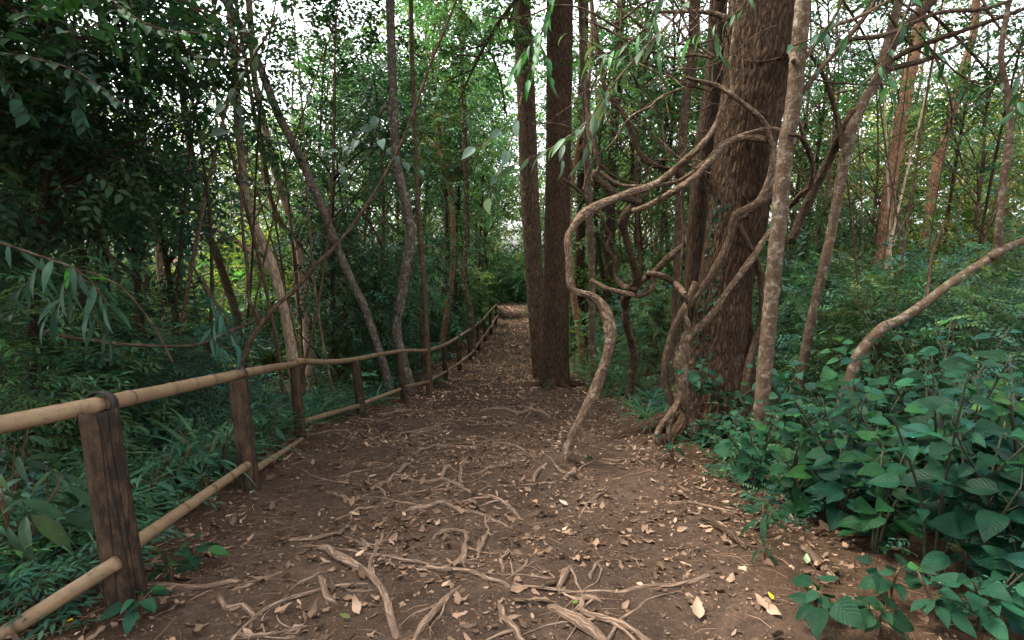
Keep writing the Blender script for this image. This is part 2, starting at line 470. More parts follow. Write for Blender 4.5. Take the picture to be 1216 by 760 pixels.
M = dict(
    soil=mat_soil(), leaf=mat_leaf('leaf'), bigleaf=mat_leaf('broad_leaf', .25, .5, .08, True), blade=mat_leaf('blade_leaf', .25, .5, .14),
    dry=mat_leaf('dry_leaf', 0, .8, .15, False, True),
    pine=mat_bark('furrowed_bark', (.034, .0215, .0135), (.098, .062, .039), (.115, .098, .07), .62, furrow=(30, 6), bump=.016, moss=.22),
    bigbark=mat_bark('ridged_bark', (.055, .036, .023), (.14, .092, .060), (.21, .18, .135), .54, furrow=(24, 4), bump=.014, moss=.2),
    lichen=mat_bark('lichen_bark', (.042, .0275, .018), (.105, .070, .046), (.235, .205, .16), .50, furrow=(30, 14), bump=.008, rings=True, moss=.2),
    thin=mat_bark('sapling_bark', (.06, .038, .024), (.145, .092, .058), (.23, .20, .15), .56, furrow=(50, 10), bump=.004),
    pale=mat_bark('sunlit_pale_bark', (.32, .22, .145), (.56, .43, .31), None, furrow=(26, 4), bump=.006),  # pale bark, with sunlight on the trunks also put into the colour
    greybark=mat_bark('grey_bark', (.075, .058, .043), (.17, .135, .105), (.29, .27, .225), .52, furrow=(30, 10), bump=.008, moss=.2),
    redbark=mat_bark('sunlit_red_bark', (.19, .10, .06), (.37, .21, .13), None, furrow=(20, 5), bump=.01),  # warm sunlight on the far trunks put into the bark colour
    dark=mat_bark('dark_bark', (.03, .020, .0135), (.085, .055, .036), None, furrow=(40, 6), bump=.008, moss=.25),
    vine=mat_bark('pale_liana', (.072, .047, .031), (.205, .138, .092), (.30, .238, .17), .52, furrow=(40, 12), bump=.008, moss=.18, grain=(24, 15)),
    vinedark=mat_bark('brown_liana', (.042, .027, .018), (.118, .078, .051), (.19, .152, .11), .57, furrow=(40, 10), bump=.007, grain=(26, 13)),
    root=mat_bark('root_skin', (.13, .085, .060), (.31, .215, .155), None, furrow=(60, 6), bump=.004),
    stalk=mat_plain('green_brown_stalk', (.024, .026, .014), .7), bamboo=mat_bamboo(), post=mat_post(), rubber=mat_plain('rubber_strap', (.022, .018, .017), .6, .4, 40, .001),
    litter=mat_leaf('litter_leaf', 0, .9, .05, False, True),
)

# ------------------------------------------------------------------ world, sun, camera
scn = bpy.context.scene
w = bpy.data.worlds.new('World'); scn.world = w; w.use_nodes = True
nt = w.node_tree; nt.nodes.clear()
sky = nt.nodes.new('ShaderNodeTexSky'); sky.sky_type = 'NISHITA'; sky.sun_disc = False
SUN_EL, SUN_AZ = R(58), R(-76)           # azimuth from +y towards +x
sky.sun_elevation = SUN_EL; sky.sun_rotation = SUN_AZ
sky.air_density = 1.0; sky.dust_density = 4.0; sky.ozone_density = .6
bg = nt.nodes.new('ShaderNodeBackground'); bg.inputs[1].default_value = .15
wo = nt.nodes.new('ShaderNodeOutputWorld'); hs = nt.nodes.new('ShaderNodeHueSaturation'); hs.inputs['Saturation'].default_value = .15; nt.links.new(sky.outputs[0], hs.inputs['Color']); nt.links.new(hs.outputs[0], bg.inputs[0]); nt.links.new(bg.outputs[0], wo.inputs[0])
sl = bpy.data.lights.new('sun', 'SUN'); sl.energy = 1.5; sl.angle = R(20); sl.color = (1, .90, .74)
so = bpy.data.objects.new('sun', sl); C.objects.link(so)
sd = Vector((math.sin(SUN_AZ) * math.cos(SUN_EL), math.cos(SUN_AZ) * math.cos(SUN_EL), math.sin(SUN_EL)))
so.rotation_euler = sd.to_track_quat('Z', 'Y').to_euler()
cd = bpy.data.cameras.new('camera'); cd.sensor_width = 36; cd.lens = F / 1216 * 36; cd.clip_start = .05; cd.clip_end = 600
co = bpy.data.objects.new('camera', cd); C.objects.link(co); co.location = EYE; co.rotation_euler = (PI / 2 - PITCH, 0, 0)
scn.camera = co
vs = scn.view_settings; vs.view_transform = 'Standard'; vs.look = 'None'; vs.gamma = 1; vs.use_curve_mapping = False
EXPOSURE = 2.65
vs.exposure = EXPOSURE
cy = scn.cycles; cy.max_bounces = 8; cy.diffuse_bounces = 6; cy.glossy_bounces = 2; cy.transmission_bounces = 4; cy.transparent_max_bounces = 4
cy.use_denoising = True; cy.sample_clamp_indirect = 6; cy.use_adaptive_sampling = True; cy.adaptive_threshold = .02
cy.caustics_reflective = False; cy.caustics_refractive = False

# ------------------------------------------------------------------ ground and path: one welded sheet, faces dealt to two objects
def axis(lo, a, b, hi, fine, grow):
    mid = list(np.arange(a, b, fine)); s = fine; x = mid[-1]
    while x < hi: s *= grow; x += s; mid.append(x)
    s = fine; x = mid[0]; pre = []
    while x > lo: s *= grow; x -= s; pre.append(x)
    return np.array(pre[::-1] + mid)
gx = axis(-160, -3.0, 3.0, 160, .028, 1.055); gy = axis(-25, 1.6, 7.0, 190, .03, 1.024)
XX, YY = np.meshgrid(gx, gy, indexing='ij'); ZZ = gz(XX, YY)
nxx, nyy = XX.shape; V = np.stack([XX, YY, ZZ], -1).reshape(-1, 3)
edge = path_in(XX, YY) + fbm(np.stack([XX, YY, 0 * XX], -1) * 1.7, 3, 21) * .28
wt = np.clip(edge / .35 + .45, 0, 1) * np.clip((42 - YY) / 4, 0, 1)
ii, jj = np.meshgrid(np.arange(nxx - 1), np.arange(nyy - 1), indexing='ij')
Q = np.stack([ii * nyy + jj, (ii + 1) * nyy + jj, (ii + 1) * nyy + jj + 1, ii * nyy + jj + 1], -1).reshape(-1, 4)
ins = wt.reshape(-1)[Q].mean(1) > .5
for nm, sel in (('path', ins), ('ground', ~ins)):
    f = Q[sel]; us, inv = np.unique(f, return_inverse=True)
    g = Geo(); g.add(V[us], [inv.reshape(-1, 4)], None, np.repeat(wt.reshape(-1, 1)[us], 3, 1))
    tag(g.build(nm, M['soil']), kind='structure')

def plant_ok(x, y, m=0.0): return float(path_in(x, y)) < -m

# ------------------------------------------------------------------ where things are, in words
_LM = [(20, 'beyond the near fence end'), (85, 'above the near fence end'), (170, 'above the nearest fence post'),
       (245, 'between the first two posts'), (325, 'behind the second fence post'), (390, 'behind the third fence post'),
       (450, 'behind the fourth fence post'), (492, 'behind the fifth fence post'), (522, 'behind the fence-propping sapling'),
       (560, 'behind the far fence rail'), (598, 'by the far fence end'), (628, 'at the far end of the path'),
       (690, 'behind the paired path trunks'), (728, 'through the big vine loop'), (790, 'behind the dark twisted liana'),
       (848, 'beside the giant trunk'), (925, 'behind the giant trunk'), (975, 'behind the pale mottled trunk'),
       (1025, 'behind the lichen-spotted tree'), (1085, 'behind the low bough foot'), (1150, 'behind the low bough middle'), (9999, 'beyond the low bough tip')]
def landmark(x): return next(p for m, p in _LM if x < m)
_RANK = ['nearest there', 'second nearest there', 'third nearest there', 'fourth nearest there', 'fifth nearest there', 'sixth nearest there',
         'seventh nearest there', 'eighth nearest there', 'ninth nearest there', 'tenth nearest there', 'eleventh nearest there', 'twelfth nearest there',
         'thirteenth nearest there', 'fourteenth nearest there', 'fifteenth nearest there', 'sixteenth nearest there']
PENDING = []     # (object, description, cat, group)
def later(o, desc, cat, group): PENDING.append((o, desc, cat, group))
def settle_labels():
    by = {}
    for o, d, c, g in PENDING:
        L = o.location; x, _ = pix((L.x, L.y, L.z)); by.setdefault((d, landmark(x)), []).append((L.y, o, c, g))
    for (d, lm), v in by.items():
        v.sort(key=lambda q: q[0])
        for i, (_, o, c, g) in enumerate(v): tag(o, f'{d} {lm}' + (f', {_RANK[i]}' if len(v) > 1 else ''), c, g)

# ------------------------------------------------------------------ fence
FP = [((118, 492), (151, 712), .082), ((283, 452), (297, 580), .070), ((350, 437), (357, 520), .062), ((422, 430), (430, 495), .075), ((474, 420), (480, 477), .065),
      ((527, 412), (530, 451), .06), ((543, 403), (546, 439), .06), ((556, 395), (559, 428), .06), ((567, 386), (568, 418), .06), ((575, 379), (576, 406), .06), ((582, 370), (583, 397), .06), ((589, 363), (589, 386), .06)]
posts = []
for i, (t, b, r) in enumerate(FP):
    B = hit(*b); d = B[1]; T = at(*t, d); posts.append((B, T, d, r * .9))
o0 = posts[0][0]
fence = thing('fence', o0, 'rustic handrail fence of bamboo poles on weathered wooden posts along the path', 'fence')
for i, (B, T, d, r) in enumerate(posts):
    g = Geo(); ax = T - B
    P = [np.r_[B - ax * .3, r * 1.05], np.r_[B + ax * .1, r * 1.08], np.r_[B + ax * .5, r], np.r_[T - ax * .012, r * .96], np.r_[T, r * .9]]
    tube(g, P, 28 if i < 3 else 14, .02 if i < 3 else .06,
         lambda th, L, rr, p, i=i: 1 + .06 * np.sin(2 * th + i) + .10 * fbm(np.stack([np.cos(th) * 2.6, np.sin(th) * 2.6, L * 2 + i * 9], -1), 3, 30 + i) + .03 * noise3(np.stack([np.cos(th) * 9, np.sin(th) * 9, L * 4], -1), 31))
    po = g.build('post', M['post'], fence, o0)
    if i == 0: po['label'] = 'dark stained nearest post with a rubber strap over its top'
    if i in (0, 1, 2):       # strap of rubber over the rail
        g = Geo(); rr = .052; ang = np.linspace(-2.3, 2.3, 26)
        rd = posts[1][1] - posts[0][1]; rd /= np.linalg.norm(rd); sx = np.array([rd[1], -rd[0], 0]); sx /= np.linalg.norm(sx)
        cen = T + np.array([0, 0, .045]) + rd * .02
        ring = [cen + sx * math.sin(a) * rr * 1.04 + np.array([0, 0, 1]) * (math.cos(a) * rr if abs(a) < 1.6 else -(abs(a) - 1.6) * .16) for a in ang]
        wd = rd * (.026 if i == 0 else .015); Vv = []
        for q in ring:
            out = (q - cen) / np.linalg.norm(q - cen)
            Vv += [q - wd, q + wd, q + wd + out * .006, q - wd + out * .006]
        f = []
        for k in range(len(ring) - 1):
            for e in range(4): f.append((k * 4 + e, k * 4 + (e + 1) % 4, k * 4 + 4 + (e + 1) % 4, k * 4 + 4 + e))
        f += [(3, 2, 1, 0), tuple(len(ring) * 4 - 4 + e for e in range(4))]
        g.add(Vv, [np.array(f)])
        so_ = g.build('strap', M['rubber'], po, o0)
def pole(pts, r, name, seed):
    r = r * .86
    g = Geo(); rs = random.Random(seed); pts = [np.asarray(p, float) for p in pts]
    S = spline([np.r_[p, r] for p in pts], .02); L = np.concatenate([[0], np.cumsum(np.linalg.norm(np.diff(S[:, :3], axis=0), axis=1))])
    nodes = []; x = rs.uniform(.1, .3)
    while x < L[-1]: nodes.append(x); x += rs.uniform(.24, .42)
    nd = np.array(nodes or [-9])
    S[:, 3] *= 1 - .12 * L / max(L[-1], 1)
    dm = np.abs(L[:, None] - nd[None]).min(1); S[:, 3] *= 1 + .13 * np.exp(-(dm / .010) ** 2)
    S[:, :3] += (fbm(np.stack([L * 1.5, L * 0 + seed, L * 0], -1), 2, 40)[:, None]) * np.array([.005, 0, .005])
    tone = np.array([1, .97, .93]) * rs.uniform(.8, 1.1)
    tube(g, S, 18, raw=True, disp=lambda th, l, rr, p: 1 + .03 * noise3(np.stack([np.cos(th) * 2, np.sin(th) * 2, l * 3 + seed], -1), 41))
    dark = np.exp(-(dm / .008) ** 2); n = 18
    g.c[0] = np.vstack([np.repeat((1 - .72 * dark)[:, None] * tone[None], n, 0), np.tile(tone * .75, (2, 1))])
    return g.build(name, M['bamboo'], fence, o0)
up = np.array([0, 0, 1.0])
def top(i, r=.045, k=0): return posts[i][1] + up * (r + .0)
near = at(-75, 520, 2.2)
pole([near, top(0) + np.array([.03, .06, .0])], .047, 'handrail', 1)
pole([top(0) + np.array([-.01, .0, -.005]) + (top(0) - top(1)) * .03, top(1), top(2) + (top(2) - top(1)) * .04], .043, 'handrail', 2)
sap = hit(509, 466); sapd = sap[1]
pole([top(2) + np.array([.04, 0, .03]), at(388, 430, (posts[2][2] + posts[3][2]) / 2), top(3), top(4), at(506, 416, sapd - .1)], .042, 'handrail', 3)
pole([at(503, 418, sapd - .12), top(5), top(6), top(7) * .5 + top(8) * .5], .042, 'handrail', 4)
pole([top(7), top(8), top(9), top(10)], .042, 'handrail', 5)
pole([top(10), top(11), top(11) + (top(11) - top(10)) * .1], .042, 'handrail', 6)
fr = np.array([.07, -.06, 0])
d = [p[2] for p in posts]
pole([at(-30, 775, 2.2), at(140, 667, d[0] - .1)], .040, 'lower_rail', 11)
pole([at(150, 652, d[0] + .05), at(294, 552, d[1] - .09)], .037, 'lower_rail', 12)
pole([at(296, 562, d[1] + .1), at(358, 522, d[2] - .05)], .034, 'lower_rail', 13)
pole([at(362, 500, d[2] + .4), at(428, 481, d[3])], .040, 'lower_rail', 14)
pole([at(431, 479, d[3] + .02), at(476, 462, d[4])], .038, 'lower_rail', 15)
pole([at(477, 460, d[4] + .05), at(509, 453, sapd - .1)], .038, 'lower_rail', 16)
pole([at(508, 453, sapd), at(530, 441, d[5]), at(547, 430, d[6] - .05)], .038, 'lower_rail', 17)
pole([at(545, 431, d[6]), at(560, 419, d[7]), at(569, 406, d[8])], .038, 'lower_rail', 18)
pole([at(568, 407, d[8]), at(577, 396, d[9]), at(584, 386, d[10])], .038, 'lower_rail', 19)
pole([at(583, 387, d[10]), at(591, 374, d[11])], .038, 'lower_rail', 20)

# ------------------------------------------------------------------ leaf sprays
lf_e, lf_l, lf_f = leaf8(.23, .35, .25), leaf8(.13, .3, .35, .4), leaf4(.24)
SP_ELL = [spray(lf_e, 11, .50, .125, 58, .25, s) for s in range(4)]
SP_LAN = [spray(lf_l, 12, .50, .15, 48, .35, 10 + s) for s in range(4)]
SP_PIN = [spray(leaf8(.2, .2, .1), 9, .42, .085, 72, .3, 20 + s, pinnate=True, jitter=.15) for s in range(3)]
SP_FAR = [spray(lf_f, 10, .55, .16, 58, .25, 30 + s, twig=False) for s in range(4)]
SP_FERN = [spray(leaf8(.13, .1, .15), 15, .55, .13, 80, .55, 40 + s, pinnate=True, jitter=.1) for s in range(3)]
G_DARK, G_MID, G_TEAL, G_LITE, G_SUNLIT = (.030, .072, .036), (.044, .098, .044), (.034, .084, .056), (.062, .122, .050), (.10, .142, .044)  # the last, yellowest green has sunlight put into the leaf colour

def crown_geo(h0, h1, rad, nclump, per, spread, sprays, base, size=1.0, seed=0, prof='col', yel=.12, trunk_r=.06, bark=None, H=None, bend=.25, var=.3):
    """returns (trunk Geo, crown Geo) standing on the origin"""
    rs = np.random.default_rng(seed); H = H or h1 * .97
    ph = rs.uniform(0, 6.3, 4)
    ax = lambda z: np.stack([bend * np.sin(z * .5 + ph[0]) - bend * math.sin(ph[0]), bend * np.sin(z * .43 + ph[1]) - bend * math.sin(ph[1]), z], -1)
    u = rs.uniform(0, 1, nclump); z = h0 + (h1 - h0) * u
    if prof == 'col': pr = .45 + .75 * np.sin(PI * np.clip(u * .9 + .08, 0, 1))
    elif prof == 'dome': pr = np.sqrt(np.clip(1 - (u * .95) ** 2, .05, 1))
    else: pr = np.sqrt(np.clip(1 - ((u - .45) / .6) ** 2, .08, 1))
    a = rs.uniform(0, 2 * PI, nclump); lob = 1 + .3 * np.sin(2 * a + ph[2]) + .25 * np.sin(3 * a + ph[3] + z)
    rr = rad * pr * lob * np.sqrt(rs.uniform(.08, 1, nclump))
    cen = ax(z) + np.stack([rr * np.cos(a), rr * np.sin(a), 0 * a], -1)
    g = Geo(); foliage(g, cen, sprays, per, spread, size, base, ax(np.full(nclump * per, (h0 + h1) / 2)), var=var, yel=yel)
    t = Geo()
    zz = np.linspace(-.3, H, 12); tap = trunk_r * (1 - .8 * np.clip(zz / H, 0, 1)); tap[0] *= 1.3
    tube(t, np.c_[ax(zz), tap], 10, .12, lambda th, L, r, p: 1 + .12 * noise3(p * 4, 8))
    for i in range(0, nclump, max(1, nclump // 26)):
        zb = max(.25 * h0 + .05, z[i] - rr[i] * rs.uniform(.5, 1.2)); b = ax(np.array(min(zb, H * .95)))
        m = (b + cen[i]) / 2 + np.array([0, 0, .12 * rr[i]]); r0 = trunk_r * (.32 if zb < H * .6 else .2)
        tube(t, [np.r_[b, r0], np.r_[m, r0 * .7], np.r_[cen[i], r0 * .3]], 5, .25)
    return t, g

def proto(name, tn, cn, args, bark, leafm):
    t, g = crown_geo(**args); return dict(name=name, tn=tn, cn=cn, t=t.mesh(tn, M[bark]), c=g.mesh(cn, M[leafm]), used=False)
def place(pr, loc, rz, sc, desc=None, cat=None, group=None, sz=None):
    o = thing(pr['name'], loc, None, cat, group, rz); o.scale = (sc, sc, sz or sc)
    child(pr['tn'], pr['t'], o); child(pr['cn'], pr['c'], o)
    if desc: later(o, desc, cat, group)
    return o

# ------------------------------------------------------------------ traced trunks
CANOPY = []
for k in range(3):
    t, g = crown_geo(0, 3.5, 2.6, 46, 7, .5, SP_FAR, G_MID, 1.25, 50 + k, 'ball', trunk_r=.07, bend=.1)
    CANOPY.append((t, g.mesh('crown', M['leaf'])))
def ridged(amp, flare, seed, lobes=5, fl_h=.6):
    def f(th, L, rr, p):
        c, s = np.cos(th), np.sin(th); q = np.stack([c * 11, s * 11, L * 3.0], -1)
        rid = 1 - np.abs(fbm(q * 1.6, 3, seed)) * 2.2
        base = np.exp(-np.maximum(L - .3, 0) / fl_h)
        return 1 + amp * (rid - .5) + .05 * fbm(np.stack([c * 1.2, s * 1.2, L * .6], -1), 2, seed + 3) + flare * base * (.55 + .45 * np.sin(lobes * th + seed + .5 * L))
    return f
def trunk_tree(name, label, px, mat, top_h, n=16, step=.08, disp=None, d=None, depths=None, crown=None, cs=1.0, group=None, lean=None, cat='tree', base_in=.3, branches=()):
    """px rows (x, y, width in pixels) from the foot up"""
    if d is None: d = hit(px[0][0], px[0][1])[1]
    dd = depths or [d] * len(px)
    P = [np.r_[at(x, y, q), w * q / F / 2] for (x, y, w), q in zip(px, dd)]
    gap0 = P[0][2] - float(gz(P[0][0], P[0][1]))
    if gap0 > .05:          # carry the stem on down to the soil
        dn = (P[0][:3] - P[1][:3]) / max(.05, P[1][2] - P[0][2]) * gap0 * .5; q = P[0].copy(); q[0] += np.clip(dn[0], -.4, .4); q[1] += np.clip(dn[1], -.4, .4); q[2] = float(gz(q[0], q[1])) + .01; q[3] *= 1.1
        P = [q] + P
    foot = P[0].copy(); foot[2] -= base_in; P = [foot] + P
    if top_h:
        dr = P[-1][:3] - P[-2][:3]; dr /= np.linalg.norm(dr); gap = foot[2] + top_h - P[-1][2]
        if gap > .3:
            a = P[-1][:3] + dr * gap * .5; b = a + (dr * .6 + np.array([0, 0, .4])) * gap * .5
            P += [np.r_[a, P[-1][3] * .85], np.r_[b, P[-1][3] * .55]]
    loc = P[1][:3].copy(); o = thing(name, loc, label, cat, group)
    g = Geo(); S = tube(g, P, n, step, disp)
    g.build('trunk', mat, o, loc)
    if crown is not None:
        t, cm = CANOPY[crown % 3]; tp = P[-1][:3] - loc
        child('crown', cm, o, tp - np.array([0, 0, 1.2]), random.uniform(0, 6), cs)
    return o, S

T1 = 'pair of big trunks at the bend of the path'
o, S = trunk_tree('tree', 'greyish thinner trunk of the touching pair that rises from the path edge', [(645, 451, 22), (641, 420, 20), (636, 350, 20.5), (630, 250, 21), (625, 120, 21), (619, 0, 20)],
                  M['bigbark'], 15, 40, .05, ridged(.06, .2, 3, 4, .3), depths=None, crown=0, cs=1.3)
o, S = trunk_tree('tree', 'thick dark brown trunk of the touching pair beside the path', [(660, 457, 33), (660, 430, 31), (660, 390, 30), (661, 300, 28.5), (663, 200, 28.5), (664, 100, 29), (665, 0, 29)],
                  M['pine'], 16, 48, .05, ridged(.06, .28, 5, 5, .35), crown=1, cs=1.5)
def buttress(o, n, R0, L, seed):
    rs = random.Random(seed); X, Y = o.location.x, o.location.y
    for k in range(n):
        an = 2 * PI * (k + rs.uniform(-.3, .3)) / n; P = []; l_ = L * rs.uniform(.6, 1.3); r0 = R0 * rs.uniform(.16, .26)
        x, y = X + math.cos(an) * R0 * .6, Y + math.sin(an) * R0 * .6
        for t in np.linspace(0, 1, 9):
            P.append([x, y, float(gz(x, y)) + r0 * (1.6 * (1 - t) ** 3 + .25 - .7 * t), r0 * (1 - .7 * t)]); an += rs.uniform(-.25, .25); x += math.cos(an) * l_ / 8; y += math.sin(an) * l_ / 8
        g = Geo(); tube(g, P, 12, .04, lambda th, L_, rr, p: 1 + .2 * fbm(p * 8, 3, 88)); g.build('root', M['pine'], o, o.location)
buttress(o, 6, .33, .8, 1)
giant, S = trunk_tree('tree', 'giant ridged trunk wrapped in woody vines at the path edge', [(856, 508, 100), (856, 480, 84), (855, 440, 74), (857, 395, 66), (861, 344, 60), (870, 290, 62), (877, 250, 65), (886, 160, 67), (899, 90, 71), (908, 0, 73)],
                      M['pine'], 17, 200, .03, ridged(.07, .34, 9, 7, .5), crown=2, cs=1.7)
GD = giant.location.y; buttress(giant, 7, .62, 1.1, 2)
trunk_tree('tree', 'dark secondary trunk leaning against the vine-wrapped giant trunk', [(822, 470, 24), (821, 400, 22), (822, 344, 20), (829, 250, 20), (833, 200, 21), (848, 90, 20), (853, 0, 19)],
           M['dark'], 13, 24, .06, ridged(.08, .2, 13), d=GD + .75, crown=0, cs=1.1)
trunk_tree('tree', 'slim straight grey trunk just beyond the dark secondary trunk', [(800, 440, 12), (804, 325, 10), (811, 160, 10), (823, 60, 12), (825, 0, 12)], M['bigbark'], 13, 16, .1, ridged(.05, .2, 15), d=11.5, crown=1, cs=1.0)
o, S = trunk_tree('tree', 'straight pale mottled trunk with ring scars beside the giant trunk', [(899, 545, 21), (903, 500, 18.5), (914, 375, 17), (926, 250, 17.5), (934, 170, 17.5), (942, 125, 17), (954, 0, 17)],
                  M['lichen'], 9, 32, .025, lambda th, L, rr, p: 1 + .06 * fbm(p * 7, 3, 61) + .035 * np.sin(L * 42 + 3 * noise3(p * 3, 62)), crown=2, cs=.8)
LD = o.location.y; mottled = o
# leaning lichen tree with its boughs
lt, S = trunk_tree('tree', 'leaning lichen-spotted tree with forking upper boughs between giant trunk and leaning bough', [(945, 510, 11.8), (950, 460, 11.8), (962, 388, 10.9), (980, 310, 10.9), (992, 250, 10.9), (1000, 205, 11.8), (1010, 158, 12.6), (1026, 120, 10.9), (1042, 92, 10.1), (1066, 7, 9.2), (1072, -20, 8.4)],
                   M['lichen'], 8.5, 20, .04, lambda th, L, rr, p: 1 + .1 * fbm(p * 8, 3, 63), d=7.4, crown=0, cs=.8)
def bough(parent, pts, d, mat, w0=None, name='bough'):
    g = Geo(); P = []
    for q in pts:
        x, y, w = q[:3]; dd = d + (q[3] if len(q) > 3 else 0); P.append(np.r_[at(x, y, dd), w * dd / F / 2])
    tube(g, P, 12, .04, lambda th, L, rr, p: 1 + .12 * fbm(p * 9, 2, 70))
    return g.build(name, mat, parent, parent.location)
bough(lt, [(1003, 178, 8), (998, 158, 7), (990, 125, 5.5, -.1), (977, 88, 4.5, -.2), (961, 62, 3.5, -.3)], 7.4, M['vinedark'])
bough(mottled, [(937, 128, 7), (951, 112, 6.5), (971, 86, 6, .05), (1000, 53, 5.5, .1), (1027, 20, 5, .1), (1048, -14, 4, .1)], LD, M['vinedark'])
bough(mottled, [(1003, 50, 5, .1), (1013, 46, 5, .1), (1053, 41, 5, .2), (1112, 16, 4.5, .3), (1171, 10, 4, .4), (1215, -6, 3, .5)], LD, M['vinedark'])
bough(mottled, [(946, 78, 5), (961, 63, 4.5, -.05), (980, 36, 4, -.1), (1020, 20, 3.5, -.2), (1059, -2, 3, -.2), (1085, -20, 3, -.2)], LD, M['vine'])
bough(lt, [(1044, 92, 10), (1056, 62, 10, .1), (1073, 36, 10, .2), (1095, 14, 9, .2), (1120, -12, 8, .2)], 7.4, M['vinedark'])
bough(lt, [(1036, 100, 7), (1059, 72, 6, -.1), (1096, 53, 6, -.3), (1145, 36, 5, -.5), (1240, 2, 4, -.8)], 7.4, M['vinedark'])
bough(lt, [(1036, 104, 7), (1053, 84, 6.5, .1), (1096, 72, 6, .3), (1122, 62, 4, .4), (1150, 45, 3, .5)], 7.4, M['vinedark'])
bough(lt, [(940, 285, 9, .9), (955, 250, 10, .8), (972, 215, 10, .6), (988, 182, 10, .4), (1003, 152, 9, .1), (1014, 130, 8)], 7.4, M['vinedark'])
# leaning bough at the right
lb_, S = trunk_tree('leaning_bough', 'mottled bough leaning low over the broad-leaved shrubs, its tip turning upright', [(1014, 436, 12.6), (1024, 415, 12.6), (1046, 391, 11.8), (1068, 380, 10.9), (1096, 362, 10.9), (1120, 343, 10.5), (1145, 326, 10.1), (1170, 310, 10.1), (1184, 298, 10.1), (1186, 270, 7.6), (1188, 247, 7.1), (1193, 205, 7.1), (1199, 160, 7.1), (1198, 118, 6.7), (1189, 70, 5.9), (1194, 25, 5.0), (1204, -20, 5.0)],
           M['lichen'], 0, 20, .025, lambda th, L, rr, p: 1 + .13 * fbm(p * 10, 3, 64), depths=[5.6] * 9 + [5.55] * 8, base_in=.7)
bough(lb_, [(1176, 306, 11), (1190, 297, 10), (1205, 290, 8, .1), (1240, 276, 6, .2)], 5.57, M['lichen'])
bough(lb_, [(1100, 360, 5), (1103, 335, 4, .1), (1108, 300, 3.2, .15), (1122, 262, 2.6, .2)], 5.6, M['vinedark'], name='twig')
# background trunks at the right
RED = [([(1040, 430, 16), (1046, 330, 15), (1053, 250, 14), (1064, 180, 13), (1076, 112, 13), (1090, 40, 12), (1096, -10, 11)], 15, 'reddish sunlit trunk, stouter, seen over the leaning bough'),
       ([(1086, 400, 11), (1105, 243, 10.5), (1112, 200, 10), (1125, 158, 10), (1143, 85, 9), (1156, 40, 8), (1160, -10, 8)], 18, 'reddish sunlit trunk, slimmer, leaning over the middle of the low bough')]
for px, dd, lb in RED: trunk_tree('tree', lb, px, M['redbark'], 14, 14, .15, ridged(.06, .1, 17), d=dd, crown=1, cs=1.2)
# left trunks
trunk_tree('tree', 'long lean grey trunk slanting from behind the fifth post up over the fence', [(463, 466, 10.6), (456, 434, 9.7), (433, 365, 9.2), (420, 339, 9.2), (400, 293, 9.7), (381, 243, 10.1), (355, 184, 9.7), (329, 132, 9.2), (303, 66, 8.8), (268, 0, 9.7), (258, -20, 9.7)],
           M['greybark'], 8.5, 16, .06, lambda th, L, rr, p: 1 + .08 * fbm(p * 6, 3, 65), d=d[4] + .7, crown=2, cs=.9)
trunk_tree('tree', 'brown wavy trunk close behind the fifth fence post', [(487, 462, 15.8), (480, 434, 12.3), (471, 391, 11.4), (477, 349, 11.9), (487, 283, 11.9), (484, 250, 11.0), (472, 200, 10.6), (469, 164, 10.6), (466, 90, 9.7), (464, 33, 9.7), (463, -10, 9.7)],
           M['greybark'], 11, 18, .06, lambda th, L, rr, p: 1 + .12 * fbm(p * 5, 3, 66), d=d[4] + 1.0, crown=0, cs=1.0)
trunk_tree('tree', 'slim straight sapling that the fence rail is tied to', [(510, 466, 9), (507, 400, 6.5), (503, 330, 6), (497, 250, 5.5), (494, 180, 5), (490, 90, 5), (488, 0, 4.5)],
           M['thin'], 9, 12, .08, None, crown=1, cs=.7)
trunk_tree('tree', 'pale sapling leaning by the sixth fence post', [(562, 412, 7), (561, 391, 7), (558, 365, 6.5), (551, 332, 6), (553, 300, 6), (555, 266, 6), (552, 160, 6), (548, 60, 5.5), (546, -10, 5)],
           M['lichen'], 11, 12, .1, None, d=17.5, crown=2, cs=.8)
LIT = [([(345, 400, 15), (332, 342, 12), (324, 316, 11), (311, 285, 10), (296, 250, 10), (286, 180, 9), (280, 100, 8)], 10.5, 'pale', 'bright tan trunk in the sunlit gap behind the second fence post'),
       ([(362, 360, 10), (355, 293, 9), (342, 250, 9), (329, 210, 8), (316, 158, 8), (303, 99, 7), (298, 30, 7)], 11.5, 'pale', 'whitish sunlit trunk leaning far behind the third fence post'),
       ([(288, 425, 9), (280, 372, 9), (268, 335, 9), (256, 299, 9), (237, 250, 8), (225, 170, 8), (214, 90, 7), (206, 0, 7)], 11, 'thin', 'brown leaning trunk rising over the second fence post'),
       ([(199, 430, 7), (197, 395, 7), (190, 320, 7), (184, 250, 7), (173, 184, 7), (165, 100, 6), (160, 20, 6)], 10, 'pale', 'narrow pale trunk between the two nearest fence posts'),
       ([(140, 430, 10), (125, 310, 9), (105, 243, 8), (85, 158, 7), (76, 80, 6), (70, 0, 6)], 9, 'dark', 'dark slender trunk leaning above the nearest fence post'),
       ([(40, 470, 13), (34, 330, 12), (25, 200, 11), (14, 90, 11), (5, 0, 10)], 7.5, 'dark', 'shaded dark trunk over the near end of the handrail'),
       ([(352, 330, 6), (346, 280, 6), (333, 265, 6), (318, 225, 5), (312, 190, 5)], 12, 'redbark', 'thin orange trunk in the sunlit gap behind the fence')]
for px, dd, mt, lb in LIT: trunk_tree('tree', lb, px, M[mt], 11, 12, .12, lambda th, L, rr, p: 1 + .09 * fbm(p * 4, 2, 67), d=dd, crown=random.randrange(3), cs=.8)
g = Geo(); ft = [o for o in bpy.data.objects if o.get('label', '').startswith('bright tan trunk')][0]
